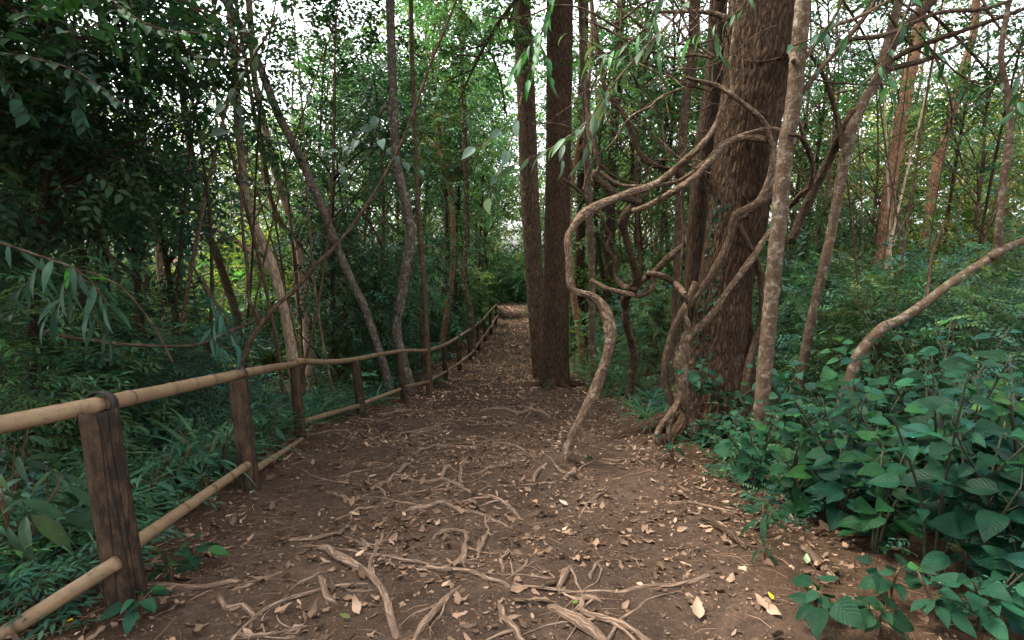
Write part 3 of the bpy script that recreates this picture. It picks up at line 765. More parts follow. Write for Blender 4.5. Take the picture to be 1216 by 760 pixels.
bough(ft, [(331, 335, 8), (322, 322, 7), (305, 305, 6), (290, 293, 6), (262, 275, 5), (230, 263, 4)], 10.5, M['pale'])
# thin trunks between the vines
trunk_tree('tree', 'thin pale mottled trunk standing just behind the paired path trunks', [(706, 452, 9), (703, 400, 8.5), (703, 330, 8), (699, 240, 8), (694, 120, 7), (690, 0, 7)], M['lichen'], 10, 12, .1, None, d=12.2, crown=0, cs=.8)
trunk_tree('tree', 'dark upright trunk behind the big vine loop', [(689, 404, 14), (688, 350, 12), (690, 250, 11), (692, 120, 11), (694, 0, 10)], M['pine'], 14, 14, .12, ridged(.06, .1, 19), d=18, crown=1, cs=1.2)
trunk_tree('tree', 'dark straight trunk behind the arch of the pale vine', [(724, 385, 12), (724, 300, 11), (727, 200, 11), (733, 90, 10), (738, 0, 10)], M['dark'], 14, 14, .12, ridged(.06, .1, 20), d=17, crown=2, cs=1.2)

# ------------------------------------------------------------------ lianas
def liana(label, rows, mat='vine', dd=0.0, knob=.14, n=12, name='liana'):
    """rows x, y, width px, depth"""
    P = [np.r_[at(x, y, q + dd), .88 * w * (q + dd) / F / 2] for x, y, w, q in rows]
    loc = P[0][:3]; g = Geo()
    tube(g, P, n, .025, lambda th, L, rr, p: 1 + knob * 1.3 * fbm(p * 9, 3, 71) + .12 * np.cos(2 * th + L * 9) + .07 * fbm(p * 40, 2, 72))
    return tag(g.build(name, M[mat], None, loc), label, 'vine', 'lianas round the giant trunk')
hb = hit(672, 546)[1]; G0 = GD
FR = G0 - .52      # just in front of the giant trunk
big = liana('thick pale vine bowing up from the path and arching to the giant trunk',
      [(668, 556, 14, hb), (672, 541, 13, hb), (683, 510, 13, hb), (698, 482, 14, hb + .05), (710, 455, 14, hb + .1), (721, 420, 15, hb + .12), (725, 395, 15, hb + .15), (718, 368, 14, hb + .2), (702, 352, 12, hb + .25),
       (684, 346, 10.5, hb + .25), (677, 338, 10, hb + .25), (676, 307, 9, hb + .3), (674, 284, 10, hb + .35), (682, 268, 11, hb + .4), (694, 254, 12, hb + .5), (717, 241, 11, hb + .6), (746, 230, 10, hb + .8), (772, 221, 9, hb + 1), (798, 204, 9, hb + 1.2),
       (829, 176, 8.5, FR - .1), (849, 151, 8, FR), (860, 125, 7, FR), (869, 108, 6, FR), (868, 70, 4.5, FR), (872, 30, 4, FR), (868, -15, 3.5, FR)], n=18)
liana('vine running from the knot over the second vine and across the giant trunk',
      [(752, 250, 7, hb + .95), (762, 247, 7.5, hb + 1), (780, 239, 8, hb + 1.1), (808, 222, 8.5, FR - .25), (829, 206, 8.5, FR - .2), (848, 186, 9, FR - .1), (860, 171, 10, FR), (884, 164, 9, FR), (912, 167, 8, FR + .05), (921, 180, 7, FR + .1), (920, 203, 7, FR + .05), (910, 224, 7.5, FR), (898, 242, 8, FR), (884, 255, 8, FR), (872, 260, 8, FR)])
liana('brown vine crossing the giant trunk and dropping in a long curve to its foot',
      [(929, 196, 7, FR + .4), (926, 212, 9, FR + .15), (912, 233, 11, FR), (892, 247, 12, FR), (873, 258, 13, FR), (868, 280, 11, FR), (860, 300, 10.5, FR), (848, 322, 10.5, FR), (835, 341, 10.5, FR), (820, 358, 10.5, FR), (808, 375, 10, FR), (797, 400, 10, FR), (791, 425, 10, FR), (790, 450, 9.5, FR), (796, 475, 9, FR), (799, 495, 9, FR)], 'vinedark')
liana('straight pale vine slanting down the giant trunk to a pale knot',
      [(942, 120, 5, FR - .8), (957, 172, 5.5, FR - .5), (965, 200, 6, FR + .1), (955, 224, 6.5, FR + .3), (938, 246, 7, FR + .25), (911, 279, 7, FR + .05), (893, 307, 8, FR), (877, 328, 8, FR), (862, 348, 8, FR), (845, 374, 8.5, FR), (829, 390, 10, FR), (818, 399, 11, FR), (815, 412, 9, FR), (817, 428, 7, FR)])
liana('gnarled root-like vine twisting down at the foot of the giant trunk',
      [(826, 335, 8, FR), (818, 355, 9, FR), (813, 372, 10, FR), (816, 392, 11, FR), (809, 412, 13, FR), (804, 432, 14, FR), (807, 455, 12, FR), (803, 478, 10, FR), (795, 494, 10, FR - .1), (784, 508, 10, FR - .15), (780, 522, 9, FR - .2), (784, 538, 8, FR - .2)], knob=.25)
liana('short stout vine stem standing against the foot of the giant trunk',
      [(826, 440, 8, FR), (815, 462, 9, FR), (804, 480, 9, FR - .05), (797, 494, 8, FR - .1), (794, 512, 9, FR - .15), (798, 534, 8, FR - .15)], knob=.25)
liana('broad fibrous vine root fanning out under the giant trunk', [(812, 405, 12, FR), (810, 440, 16, FR), (813, 470, 18, FR - .02), (822, 500, 18, FR - .02), (826, 520, 16, FR - .05)], knob=.3)
liana('dark arching vine sagging from the canopy onto the pale vine',
      [(700, -15, 5, 7), (706, 30, 6, 6.9), (713, 75, 6, 6.9), (717, 100, 6, 6.9), (728, 120, 6.5, 6.9), (742, 138, 7, 6.9), (750, 158, 7, 6.9), (756, 174, 7, 6.9), (768, 191, 7.5, 6.9), (785, 199, 7, 7), (800, 203, 7, 7.1), (808, 212, 6, 7.15)], 'vinedark')
liana('dark kinked vine bending down beside the second path trunk to the knot',
      [(697, 95, 6, 6.8), (698, 130, 7, 6.8), (703, 165, 8, 6.7), (710, 188, 8, 6.65), (711, 199, 8, 6.65), (706, 208, 8, 6.65), (712, 216, 9, 6.65), (724, 224, 9, 6.65), (735, 232, 10, 6.7), (752, 238, 11, 6.8), (757, 243, 10, 6.8)], 'vinedark', knob=.2)
liana('thin vine sweeping level over the knot and up toward the giant trunk',
      [(711, 204, 5, 6.75), (724, 213, 5.5, 6.75), (738, 220, 6, 6.8), (760, 222, 6, 6.85), (785, 220, 6, 6.9), (808, 214, 6, 7), (824, 205, 6.5, 7.1), (838, 192, 6.5, FR), (852, 178, 6, FR), (870, 165, 6, FR), (893, 157, 6, FR), (916, 153, 5.5, FR), (935, 158, 5, FR + .1)])
liana('knotty brown stem rising from the undergrowth to carry the dark twisted liana',
      [(748, 471, 11, 9.6), (751, 445, 10, 9.3), (753, 421, 10.5, 9), (748, 400, 10, 8.6), (744, 385, 10, 8.2), (742, 360, 10, 7.8), (744, 340, 8, 7.5)], knob=.25)
liana('dark twisted liana dropping from the knot in the pale vine onto the brown stem',
      [(743, 364, 9, 7.78), (742, 357, 11, 7.7), (748, 344, 11, 7.5), (757, 330, 11, 7.3), (752, 314, 9, 7.2), (746, 292, 9, 7.1), (741, 275, 9.5, 7), (739, 262, 10, 6.9), (746, 251, 11, 6.85), (757, 241, 12, 6.85), (760, 232, 9, 6.85)], 'vinedark', knob=.22)
liana('looping vine curling under the dark liana and back up to the dark trunk',
      [(702, 332, 6, 7.6), (719, 342, 7, 7.5), (736, 347, 7, 7.45), (753, 350, 7.5, 7.4), (768, 348, 8, 7.4), (776, 338, 8, 7.4), (774, 328, 7, 7.4), (768, 324, 7, 7.4)], knob=.2)
liana('vine rising from the dark liana toward the dark secondary trunk',
      [(752, 345, 8, 7.35), (762, 334, 8.5, 7.4), (777, 323, 9, 7.5), (790, 310, 9, 7.6), (798, 303, 10, 7.7), (808, 294, 8, 7.8), (818, 288, 7, 7.9), (828, 293, 7, 7.9), (837, 305, 7, 7.8)], 'vinedark', knob=.22)
liana('pale vine bent like an elbow below the dark secondary trunk',
      [(768, 325, 7, 7.3), (775, 325, 8, 7.3), (789, 329, 8.5, 7.35), (803, 338, 8, 7.4), (812, 348, 8, FR), (817, 360, 8, FR)])
liana('thin straight vine hanging in front of the dark secondary trunk', [(809, 226, 3, 7.2), (811, 250, 3.2, 7.25), (812, 278, 3.2, 7.3), (810, 310, 3.2, 7.35), (808, 338, 3, 7.4)], n=6)
liana('dark vine arc between the secondary trunk and the giant trunk', [(812, 262, 4, 7.9), (816, 280, 5, 7.8), (818, 300, 6, 7.75), (824, 318, 8, 7.7), (834, 330, 8, 7.6)], 'vinedark')
liana('slender wavy vine behind the pale bow', [(714, 255, 4, 8.4), (718, 268, 5, 8.4), (725, 280, 5, 8.4), (721, 293, 5, 8.4), (730, 310, 5.5, 8.4), (731, 328, 6, 8.4), (738, 338, 7, 8.2), (748, 346, 7, 7.8)], 'vinedark')
liana('thin vine stretched level behind the pale bow toward the pine trunk', [(668, 212, 3, 8.2), (680, 221, 4, 8.2), (692, 231, 4, 8.2), (700, 246, 4, 8.2), (712, 258, 4, 8.3)], 'vinedark', n=8)
liana('upper vine looping across the giant trunk to the mottled trunk',
      [(770, 14, 3, 6.2), (800, 14, 4, 6.3), (830, 14, 5, 6.4), (850, 17, 6, 6.5), (876, 26, 6.5, 6.55), (896, 33, 7, 6.6), (915, 38, 7, 6.5), (928, 47, 6.5, 6.4), (937, 60, 6.5, 6.35), (942, 72, 6, LD - .12)])
liana('vine sloping over the upper giant trunk and hanging at its edge',
      [(815, 92, 4, FR), (832, 97, 5, FR), (852, 102, 6, FR), (868, 112, 6.5, FR - .05), (884, 124, 7, FR - .05), (899, 137, 7, FR - .05), (909, 149, 7.5, FR), (915, 165, 7, FR), (917, 180, 7, FR), (916, 200, 7, FR), (911, 218, 6.5, FR), (903, 234, 6, FR)])
liana('brown vine hanging along the shaded edge of the giant trunk to the ground',
      [(878, 268, 7, FR), (888, 288, 8, FR), (898, 309, 9, FR + .1), (904, 335, 9, FR + .2), (905, 365, 9, FR + .25), (902, 390, 10, FR + .25), (895, 412, 11, FR + .2), (889, 434, 11, FR + .15), (884, 470, 11, FR + .1), (880, 505, 10, FR + .05)], 'vinedark')
liana('thin vine threading over the mottled trunk and round to the far side', [(936, 160, 3.5, LD - .1), (950, 163, 5, LD - .1), (960, 178, 6.5, LD), (965, 198, 7, LD + .1), (962, 220, 7, LD + .2), (950, 232, 6.5, LD + .3), (938, 246, 6, LD + .5)], 'vinedark')
liana('long slender diagonal liana rising from the second post across the dark foliage to the sky',
      [(285, 446, 6, 5.2), (293, 414, 6.5, 5.2), (308, 388, 7, 5.3), (327, 364, 6, 5.4), (349, 345, 5.5, 5.5), (378, 312, 5, 5.6), (398, 293, 5, 5.7), (433, 247, 4, 5.9), (476, 171, 3.6, 6.2), (508, 85, 3.4, 6.4), (528, 35, 3.2, 6.5), (548, -15, 3, 6.6)], 'vinedark')
liana('thin upright stem forking off the long diagonal liana', [(308, 388, 5, 5.35), (304, 372, 5.5, 5.4), (296, 356, 5, 5.4), (294, 320, 4.5, 5.4), (288, 270, 4, 5.5), (285, 200, 3.5, 5.6), (278, 120, 3, 5.8), (282, 40, 3, 6)], 'vinedark')
liana('horizontal dead branch caught in the bushes over the handrail', [(50, 392, 3, 4), (80, 400, 4.5, 4), (115, 405, 4.5, 4.1), (165, 410, 4.5, 4.2), (230, 410, 4, 4.4), (262, 398, 4, 4.6), (300, 382, 4, 5)], 'vinedark', n=8)

# ------------------------------------------------------------------ surface roots on the path
RT = [('long root lying crosswise mid path', [(468, 607), (508, 604), (527, 599), (550, 606), (580, 616), (612, 627)], 6),
      ('slim root running across above the long crosswise root', [(495, 571), (528, 572), (545, 579), (562, 588)], 5),
      ('short crooked root beside the long crosswise root', [(572, 588), (597, 596), (610, 609), (620, 619)], 6),
      ('upright stub root like a peg', [(551, 674), (553, 650), (555, 630)], 8),
      ('arched root meeting the peg stub', [(510, 642), (531, 633), (548, 631), (555, 640)], 6),
      ('curved stub between peg and hooked root', [(565, 666), (573, 648), (579, 630)], 6.5),
      ('hooked stub root in the middle of the path', [(598, 679), (595, 665), (605, 652)], 6.5),
      ('fat stub root beside a scatter of dead leaves', [(662, 699), (668, 686), (679, 673)], 10),
      ('long branching root bending toward the camera', [(374, 650), (400, 664), (420, 674), (443, 690), (455, 710), (463, 737), (478, 768)], 10),
      ('mossy side root joining the long bending root', [(439, 683), (446, 651), (455, 630)], 7),
      ('curving root at the bottom of the view, widening toward the camera', [(487, 766), (512, 734), (532, 707), (549, 697)], 10),
      ('winding root below the arched root', [(497, 671), (515, 678), (548, 681), (578, 689), (612, 702)], 6.5),
      ('straight thick root pointing at the camera', [(590, 718), (604, 737), (626, 766)], 9),
      ('thickest pale root slanting off the bottom edge', [(652, 720), (673, 734), (696, 750), (728, 770)], 14),
      ('root lying parallel to the thickest pale root', [(684, 724), (712, 737), (745, 747), (778, 768)], 9),
      ('bent root looping over the thickest pale root', [(686, 726), (697, 712), (718, 712)], 9),
      ('thin level root off the long bending root', [(404, 700), (425, 702), (444, 700)], 5),
      ('mossy dark root near the slim crossing root', [(457, 577), (476, 559), (491, 550)], 7),
      ('kinked upper root descending to the slim crossing root', [(522, 570), (529, 558), (526, 546)], 6),
      ('forked twig root near the kinked upper root', [(548, 578), (548, 560), (556, 539)], 5),
      ('straight slim root on the fence side of the path', [(396, 619), (423, 607), (450, 601)], 5),
      ('thin root disappearing toward the fence posts', [(385, 582), (400, 588), (422, 597)], 5),
      ('root curling round bare soil toward the handrail', [(259, 706), (270, 722), (296, 726), (303, 736)], 9),
      ('slender root over the curling root', [(270, 703), (306, 691), (336, 677)], 5.5),
      ('smooth root with a bend between fence and long root', [(382, 680), (386, 700), (397, 720)], 9),
      ('low root skimming the dead leaves by the nearest post', [(272, 758), (316, 752), (338, 745)], 6),
      ('twig-thin root leading to the smooth bent root', [(340, 702), (375, 684), (386, 681)], 4),
      ('stubby root near the low skimming root', [(340, 753), (356, 746), (369, 742)], 7),
      ('dark root step across the path far up', [(538, 458), (548, 463), (560, 468)], 3.5),
      ('arched root in the mid-distance centre of the path', [(584, 454), (602, 446), (618, 452)], 4),
      ('twisted root below the paired trunks', [(622, 486), (640, 489), (655, 497)], 5),
      ('long low root step under the paired trunks', [(560, 490), (590, 486), (625, 489), (640, 484)], 5),
      ('root step beside the fourth fence post', [(440, 492), (470, 490), (505, 487)], 4.5),
      ('thin root step below the fourth fence post', [(470, 519), (496, 512), (524, 508)], 4.5),
      ('double-bent root beside the wide root step', [(487, 542), (510, 533), (540, 529)], 4.5),
      ('root lying along the foot of the pale vine', [(650, 548), (640, 560), (634, 572)], 5),
      ('short root pegged near the pale vine foot', [(684, 556), (676, 566), (668, 570)], 7),
      ('slim root beside the winding root', [(515, 692), (541, 686), (552, 680)], 4.5),
      ('thin forked root left of the mossy dark root', [(436, 583), (462, 571), (488, 567)], 4.5),
      ('wavy root near the hooked stub', [(600, 690), (618, 676), (627, 664)], 4),
      ('thin root crossing the brown soil under the vine', [(560, 505), (600, 501), (640, 512)], 4),
      ('long thread root toward the giant trunk', [(640, 540), (600, 528), (560, 520), (520, 524)], 4),
      ('half-buried root by the broad-leaved shrubs', [(700, 690), (706, 676), (722, 664)], 5),
      ('short slanted root amid dry leaves', [(460, 640), (440, 648), (424, 640)], 4.5)]
for i, (lb, px, w) in enumerate(RT):
    H = [hit(*q) for q in px]; n = len(H)
    S = spline(np.array([np.r_[h, 0] for h in H]), .03)[:, :3]
    m = len(S); t = np.linspace(0, 1, m); r = .95 * w * H[0][1] / F / 2
    S[:, 0] += .012 * noise3(np.c_[t * 6, t * 0 + i, t * 0], 80); S[:, 1] += .02 * noise3(np.c_[t * 6, t * 0 + i, t * 0 + 4], 81)
    rad = r * (.55 + .45 * np.sin(PI * (t * .8 + .15))) * (1 + .2 * noise3(np.c_[t * 9, t * 0 + i, t * 0], 82))
    lift = .4 + .55 * noise3(np.c_[t * 3, t * 0 + i * 3, t * 0], 83)
    z = gz(S[:, 0], S[:, 1]) + rad * lift - np.where((t < .08) | (t > .92), rad * 1.4, 0)
    g = Geo(); P = np.c_[S[:, 0], S[:, 1], z, rad]
    tube(g, P, 12, raw=True, disp=lambda th, L, rr, p: 1 + .22 * fbm(p * 16, 3, 84))
    for q in range(random.randint(0, 2)):      # side rootlets of the same root
        a = P[int(m * random.uniform(.15, .85))]; an = random.uniform(0, 2 * PI); Ln = random.uniform(.2, .7); R2 = []; cv = random.uniform(-1.2, 1.2)
        x, y = a[0], a[1]; k2 = min(a[3], r) * random.uniform(.45, .8)
        for s_ in np.linspace(0, 1, 9):
            R2.append([x, y, float(gz(x, y)) + k2 * (.55 - .35 * s_ + .35 * math.sin(s_ * 9 + q)), k2 * (1 - .7 * s_)])
            an += cv / 8 + random.uniform(-.35, .35); x += math.cos(an) * Ln / 8; y += math.sin(an) * Ln / 8
        R2[0][2] = a[2]; tube(g, R2, 8, .025, lambda th, L, rr, p: 1 + .2 * fbm(p * 16, 2, 85))
    tag(g.build('surface_root', M['root'], None, tuple(H[n // 2])), lb, 'root', 'roots exposed on the path')

rs = random.Random(31); LEV = {}
PY = [p[2] for p in posts[:3]] + [posts[3][2], posts[4][2]]; ORD = ['nearest', 'second', 'third', 'fourth', 'fifth']
for i in range(46):
    y = rs.uniform(2.6, 10.5); a, b = np.interp(y, PLy, PLx), np.interp(y, PRy, PRx); x = rs.uniform(a + .3, b - .3); an = rs.choice((0, PI)) + rs.gauss(.25, .5); P = []; r = rs.uniform(.006, .016); L = rs.uniform(.5, 1.4); X0, Y0 = x, y
    for t in np.linspace(0, 1, 14):
        P.append([x, y, float(gz(x, y)) + r * (.35 + .6 * math.sin(t * 8 + i) - (1.2 if t < .08 or t > .93 else 0)), r * (1 - .5 * t)]); an += rs.uniform(-.32, .32); x += math.cos(an) * L / 13; y += math.sin(an) * L / 13
    g = Geo(); tube(g, P, 9, .03, lambda th, L_, rr, p: 1 + .2 * fbm(p * 16, 3, 89))
    lv = int(np.argmin([abs(q - Y0) for q in PY])); f = (X0 - a) / (b - a); sd = ['on the fence side', 'in the middle', 'on the vine side'][min(2, int(f * 3))]
    LEV.setdefault((lv, sd), []).append((Y0, g.build('surface_root', M['root'], None, tuple(P[7][:3]))))
for (lv, sd), v in LEV.items():
    v.sort(key=lambda q: q[0])
    for k, (_, o) in enumerate(v): tag(o, f'slim root {sd} of the path by the {ORD[lv]} post' + (f', {_RANK[k]}' if len(v) > 1 else ''), 'root', 'roots exposed on the path')

# fallen sticks
for lb, px, w in (('brown fallen stick on bare soil before the broad-leaved shrubs', [(836, 618), (858, 632), (887, 653)], 8), ('mossy rotting stick half under the broad-leaved shrubs', [(955, 654), (972, 672), (993, 694)], 10),
                  ('thin pale stick on the soil near the bottom of the path', [(612, 716), (640, 718), (662, 719)], 4), ('dark chip of bark lying on the path', [(642, 700), (652, 697), (664, 691)], 9)):
    H = [hit(*q) + up * .012 for q in px]; r = w * H[0][1] / F / 2; g = Geo()
    tube(g, [np.r_[H[0], r], np.r_[H[1] + up * .01, r], np.r_[H[2], r * .8]], 9, .03, lambda th, L, rr, p: 1 + .15 * fbm(p * 14, 2, 86))
    tag(g.build('fallen_stick', M['vinedark'] if 'dark' in lb or 'brown' in lb else M['vine'], None, tuple(H[1])), lb, 'stick')

# ------------------------------------------------------------------ leaf litter and needles
def on_ground(n, x0, x1, y0, y1, keep):
    x = RNG.uniform(x0, x1, n); y = y0 + (y1 - y0) * RNG.uniform(0, 1, n)
    k = keep(x, y, n); return x[k], y[k]
def inpath(x, y, n): return path_in(x, y) + .35 * noise3(np.c_[x * 1.5, y * 1.5, 0 * x], 90) > -.55
def litter(n, x0, x1, y0, y1, size, g, keep=inpath, curl=1.0, tone=1.0):
    x, y = on_ground(n, x0, x1, y0, y1, keep); n = len(x)
    clump = noise3(np.c_[x * 2.2, y * 2.2, 0 * x], 91) + .5 * noise3(np.c_[x * 6, y * 6, 0 * x], 92); k = RNG.uniform(-1.1, .7, n) < clump
    x, y = x[k], y[k]; n = len(x)
    e = .03; nx = -(gz(x + e, y) - gz(x - e, y)) / (2 * e); ny = -(gz(x, y + e) - gz(x, y - e)) / (2 * e)
    up_ = np.stack([nx, ny, np.ones(n)], -1) + RNG.normal(0, .34 * curl, (n, 3)); up_ /= np.linalg.norm(up_, axis=1)[:, None]
    a = RNG.uniform(0, 2 * PI, n); D = np.stack([np.cos(a), np.sin(a), 0 * a], -1); D -= up_ * (D * up_).sum(1)[:, None]
    s = size * np.minimum(np.exp(RNG.normal(-.05, .4, n)), 1.4); pos = np.stack([x, y, gz(x, y) + .002 + s * .04], -1)
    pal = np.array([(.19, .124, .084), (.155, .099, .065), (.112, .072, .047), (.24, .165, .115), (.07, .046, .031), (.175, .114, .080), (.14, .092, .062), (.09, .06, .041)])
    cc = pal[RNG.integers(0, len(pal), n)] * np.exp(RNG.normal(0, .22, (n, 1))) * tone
    rt = basis(D, up_); ws = RNG.integers(0, 5, n)
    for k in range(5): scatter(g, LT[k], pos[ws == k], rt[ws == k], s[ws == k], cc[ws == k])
LT = [leaf_grid(6, 1, .24, .45, -.2, .04), leaf_grid(6, 1, .17, -.6, .3, .05, 'lance'), leaf_grid(6, 1, .30, .7, -.35, .08), leaf_grid(6, 1, .12, .5, .35, .06, 'lance'), leaf_grid(6, 1, .34, -.5, .4, .1, 'heart')]
for _v in (LT[1][0], LT[2][0], LT[4][0]): _v[:, 0] += .14 * _v[:, 1] ** 2
g = Geo()
litter(3000, -2.4, 2.4, 1.9, 5, .058, g); litter(2600, -2.4, 2.4, 1.9, 5, .036, g); litter(7000, -2.4, 2.4, 1.9, 5, .018, g)
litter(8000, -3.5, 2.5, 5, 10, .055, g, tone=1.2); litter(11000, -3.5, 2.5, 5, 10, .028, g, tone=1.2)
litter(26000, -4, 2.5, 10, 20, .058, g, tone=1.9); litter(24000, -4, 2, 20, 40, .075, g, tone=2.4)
off = lambda x, y, n: path_in(x, y) < .1
litter(5000, -6, 5, 1.6, 9, .06, g, off)
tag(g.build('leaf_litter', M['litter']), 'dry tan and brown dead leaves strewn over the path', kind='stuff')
g = Geo()
for n, y0, y1, L in ((5200, 1.8, 6, .08), (3000, 6, 12, .11)):
    x, y = on_ground(n, -3, 2.4, y0, y1, inpath); n = len(x); a = RNG.uniform(0, 2 * PI, n)
    t = np.array([(-.006, 0, 0), (.006, 0, 0), (0, 0, .012), (-.006, .5, .04), (.006, .5, .04), (0, .5, .052), (-.003, 1, 0), (.003, 1, 0), (0, 1, .006)]); t[:, 0] += np.array([0, 0, 0, .08, .08, .08, 0, 0, 0])
    fq = np.array([(0, 3, 5, 2), (2, 5, 4, 1), (3, 6, 8, 5), (5, 8, 7, 4)])
    D = np.stack([np.cos(a), np.sin(a), RNG.normal(0, .1, n)], -1)
    scatter(g, (t, [fq], np.zeros((9, 2))), np.stack([x, y, gz(x, y) + .004], -1), basis(D, np.tile(up, (n, 1))), L * RNG.uniform(.5, 2, n),
            np.array([(.115, .068, .044)]) * np.exp(RNG.normal(0, .45, (n, 1))))
tag(g.build('fallen_needles', M['litter']), 'fine brown needles and twiglets on the path', kind='stuff')
def single_leaf(px, size, col, lb, mat='litter', tpl=None):
    p = hit(*px) + up * .015; g = Geo(); a = random.uniform(0, 6.3)
    scatter(g, leaf_grid(6, 2, .3, .4, -.3), p[None], basis(np.array([[math.cos(a), math.sin(a), .1]]), np.array([[.1, -.2, 1.0]])), [size], np.array([col]))
    tag(g.build('fallen_leaf', M[mat], None, tuple(p)), lb, 'leaf')
single_leaf((918, 715), .035, (.62, .42, .02), 'small bright yellow leaf fallen on bare soil by the shrubs')
single_leaf((679, 719), .035, (.08, .13, .03), 'single green leaf fallen among the roots')
single_leaf((416, 737), .05, (.085, .10, .035), 'dull green leaf fallen beside the long bending root')
single_leaf((958, 672), .06, (.20, .28, .15), 'pale green fallen leaf lit under the broad-leaved shrubs')
single_leaf((830, 738), .10, (.23, .165, .115), 'long curled tan leaf lying on the shrub side of the path')
single_leaf((674, 602), .07, (.34, .28, .23), 'whitish dead leaf lying alone on the path centre')
single_leaf((672, 571), .05, (.3, .23, .18), 'star-shaped pale dead leaf below the pale vine foot')
single_leaf((80, 741), .04, (.75, .36, .02), 'tiny orange blossom leaf under the handrail')

# ------------------------------------------------------------------ broad-leaved shrubs
BL = [leaf_grid(9, 3, .40, .2, .25, .02, 'heart'), leaf_grid(9, 3, .34, .22, .3, .015), leaf_grid(9, 3, .44, .15, .2, .03, 'heart'), leaf_grid(9, 3, .32, .25, .35, .02)]
LANCE = [leaf_grid(8, 2, .10, .3, .5, .01, 'lance'), leaf_grid(8, 2, .08, .3, .7, .01, 'lance'), leaf_grid(8, 2, .125, .25, .45, .015, 'lance')]
def leafy_shrub(name, loc, H, nst, nl, ll, tpls, base, lean=.25, sm='thin', fm='bigleaf', seed=0, droop=.25, spread=.16, low=.3):
    rs = random.Random(seed); o = thing(name, loc, None, None); loc = np.asarray(loc, float)
    gs, gf = Geo(), Geo()
    for s in range(nst):
        a = rs.uniform(0, 6.3); h = H * rs.uniform(.7, 1.05); q = np.array([math.cos(a), math.sin(a), 0]) * spread * h * rs.uniform(.3, 1.6)
        P = [np.r_[loc + q * .1 - up * .05, .009], np.r_[loc + q * .35 + up * h * .45, .007], np.r_[loc + q * 1.1 + up * h, .0035]]
        S = tube(gs, P, 7, .05); m = len(S); ph = rs.uniform(0, 6)
        for k in range(nl):
            t = low + (1 - low) * (k + 1) / nl; p = S[min(m - 1, int(t * (m - 1)))][:3]; ph += 2.4
            sz = ll * rs.uniform(.6, 1.2) * (.75 + .5 * math.sin(PI * min(t, .93)))
            d = np.array([math.cos(ph), math.sin(ph), rs.uniform(.15, .6) if t > .85 else rs.uniform(-.05, .4)]); pe = d * sz * rs.uniform(.25, .6); pe[2] += .25 * sz
            e = p + pe; sv, sf = stick(p, e, .0025, (1, 1, 1))[:2]; gs.add(sv, sf)
            dd = d.copy(); dd[2] -= droop + rs.uniform(0, .3)
            c = np.asarray(base) * math.exp(rs.gauss(0, .22)) * (np.array([1.7, 1.5, .9]) if rs.random() < .03 or t > .95 and rs.random() < .25 else 1)
            scatter(gf, rs.choice(tpls), e[None], basis(dd[None], np.array([[rs.gauss(-.25, .35), rs.gauss(-.4, .35), 1.0]])), [sz], c[None])
    gs.build('stem', M[sm], o, loc); gf.build('foliage', M[fm], o, loc)
    return o
SHB = [((1035, 655), .95, 2, 10, .2), ((1105, 680), .95, 2, 10, .2), ((990, 628), .85, 3, 10, .19), ((935, 592), .75, 3, 10, .17), ((1068, 612), 1.0, 3, 10, .19),
       ((1135, 640), 1.05, 3, 11, .2), ((1195, 690), 1.0, 3, 11, .2), ((1185, 612), 1.1, 3, 10, .19), ((1100, 580), 1.0, 3, 10, .18), ((1150, 566), 1.1, 3, 9, .18),
       ((975, 566), .85, 3, 10, .16), ((870, 556), .6, 3, 9, .13), ((910, 560), .7, 3, 9, .14), ((1030, 560), .9, 3, 10, .17), ((1220, 740), .8, 2, 10, .2), ((1225, 570), 1.1, 3, 9, .18), ((1060, 545), .9, 3, 9, .16),
       ((840, 530), .55, 3, 9, .12), ((1120, 545), 1.0, 3, 9, .16), ((1250, 640), 1.1, 3, 10, .2), ((1000, 596), .8, 3, 10, .17), ((1150, 700), .8, 2, 9, .2), ((1160, 605), 1.0, 3, 10, .19), ((960, 612), .6, 3, 9, .16), ((1030, 615), .8, 3, 10, .18), ((1110, 625), .9, 3, 10, .18), ((1210, 655), .95, 3, 10, .19), ((895, 580), .5, 3, 9, .13), ((1165, 745), .5, 2, 8, .14), ((1230, 720), .7, 3, 9, .16), ((1010, 540), .95, 3, 10, .17), ((950, 535), .8, 3, 9, .15), ((1080, 525), 1.0, 3, 9, .17)]
for i, (q, H, ns, nl, ll) in enumerate(SHB):
    o = leafy_shrub('broadleaf_shrub', tuple(hit(*q)), H * random.uniform(.6, 1.2), ns + 1, nl + 3, ll * random.uniform(.5, .85), BL, random.choice(((.006, .031, .017), (.008, .037, .017), (.005, .027, .018), (.011, .046, .018))), seed=100 + i, droop=.12, low=random.choice((.1, .15, .3)), spread=.32, sm='stalk')  # leaf greens darkened to stand in for the shade on the shrubs
    later(o, ['dark shrub with heart-shaped leaves', 'broad-leaved shrub with drooping veined leaves'][i % 2], 'shrub', 'broad-leaved shrubs beside the path')
SML = [((905, 640), .22, 'dark small-leaved seedling by the fallen stick', .12), ((972, 742), .16, 'low leafy seedling alone on the bare edge soil', .11), ((1040, 752), .14, 'pale grey-green seedling at the bottom of the view', .09), ((905, 668), .10, 'tiny green sprout in front of the dark seedling', .06),
       ((1055, 715), .2, 'small bright seedling before the stems of the shrubs', .08), ((1110, 745), .25, 'leafy sprout at the bottom edge of the shrubs', .08), ((770, 520), .3, 'leafy sprout at the giant trunk foot', .09), ((800, 548), .22, 'small sprout below the gnarled vine root', .08), ((650, 462), .15, 'green tuft growing at the foot of the paired trunks', .08),
       ((700, 548), .1, 'tiny sprout beside the foot of the bowed vine', .05), ((235, 672), .12, 'low sprout between the first posts', .08), ((205, 690), .10, 'tiny sprout beside the nearest post', .06), ((250, 600), .2, 'leafy sprout by the lower rail', .08), ((165, 735), .1, 'green blade-like sprout before the nearest post', .09)]
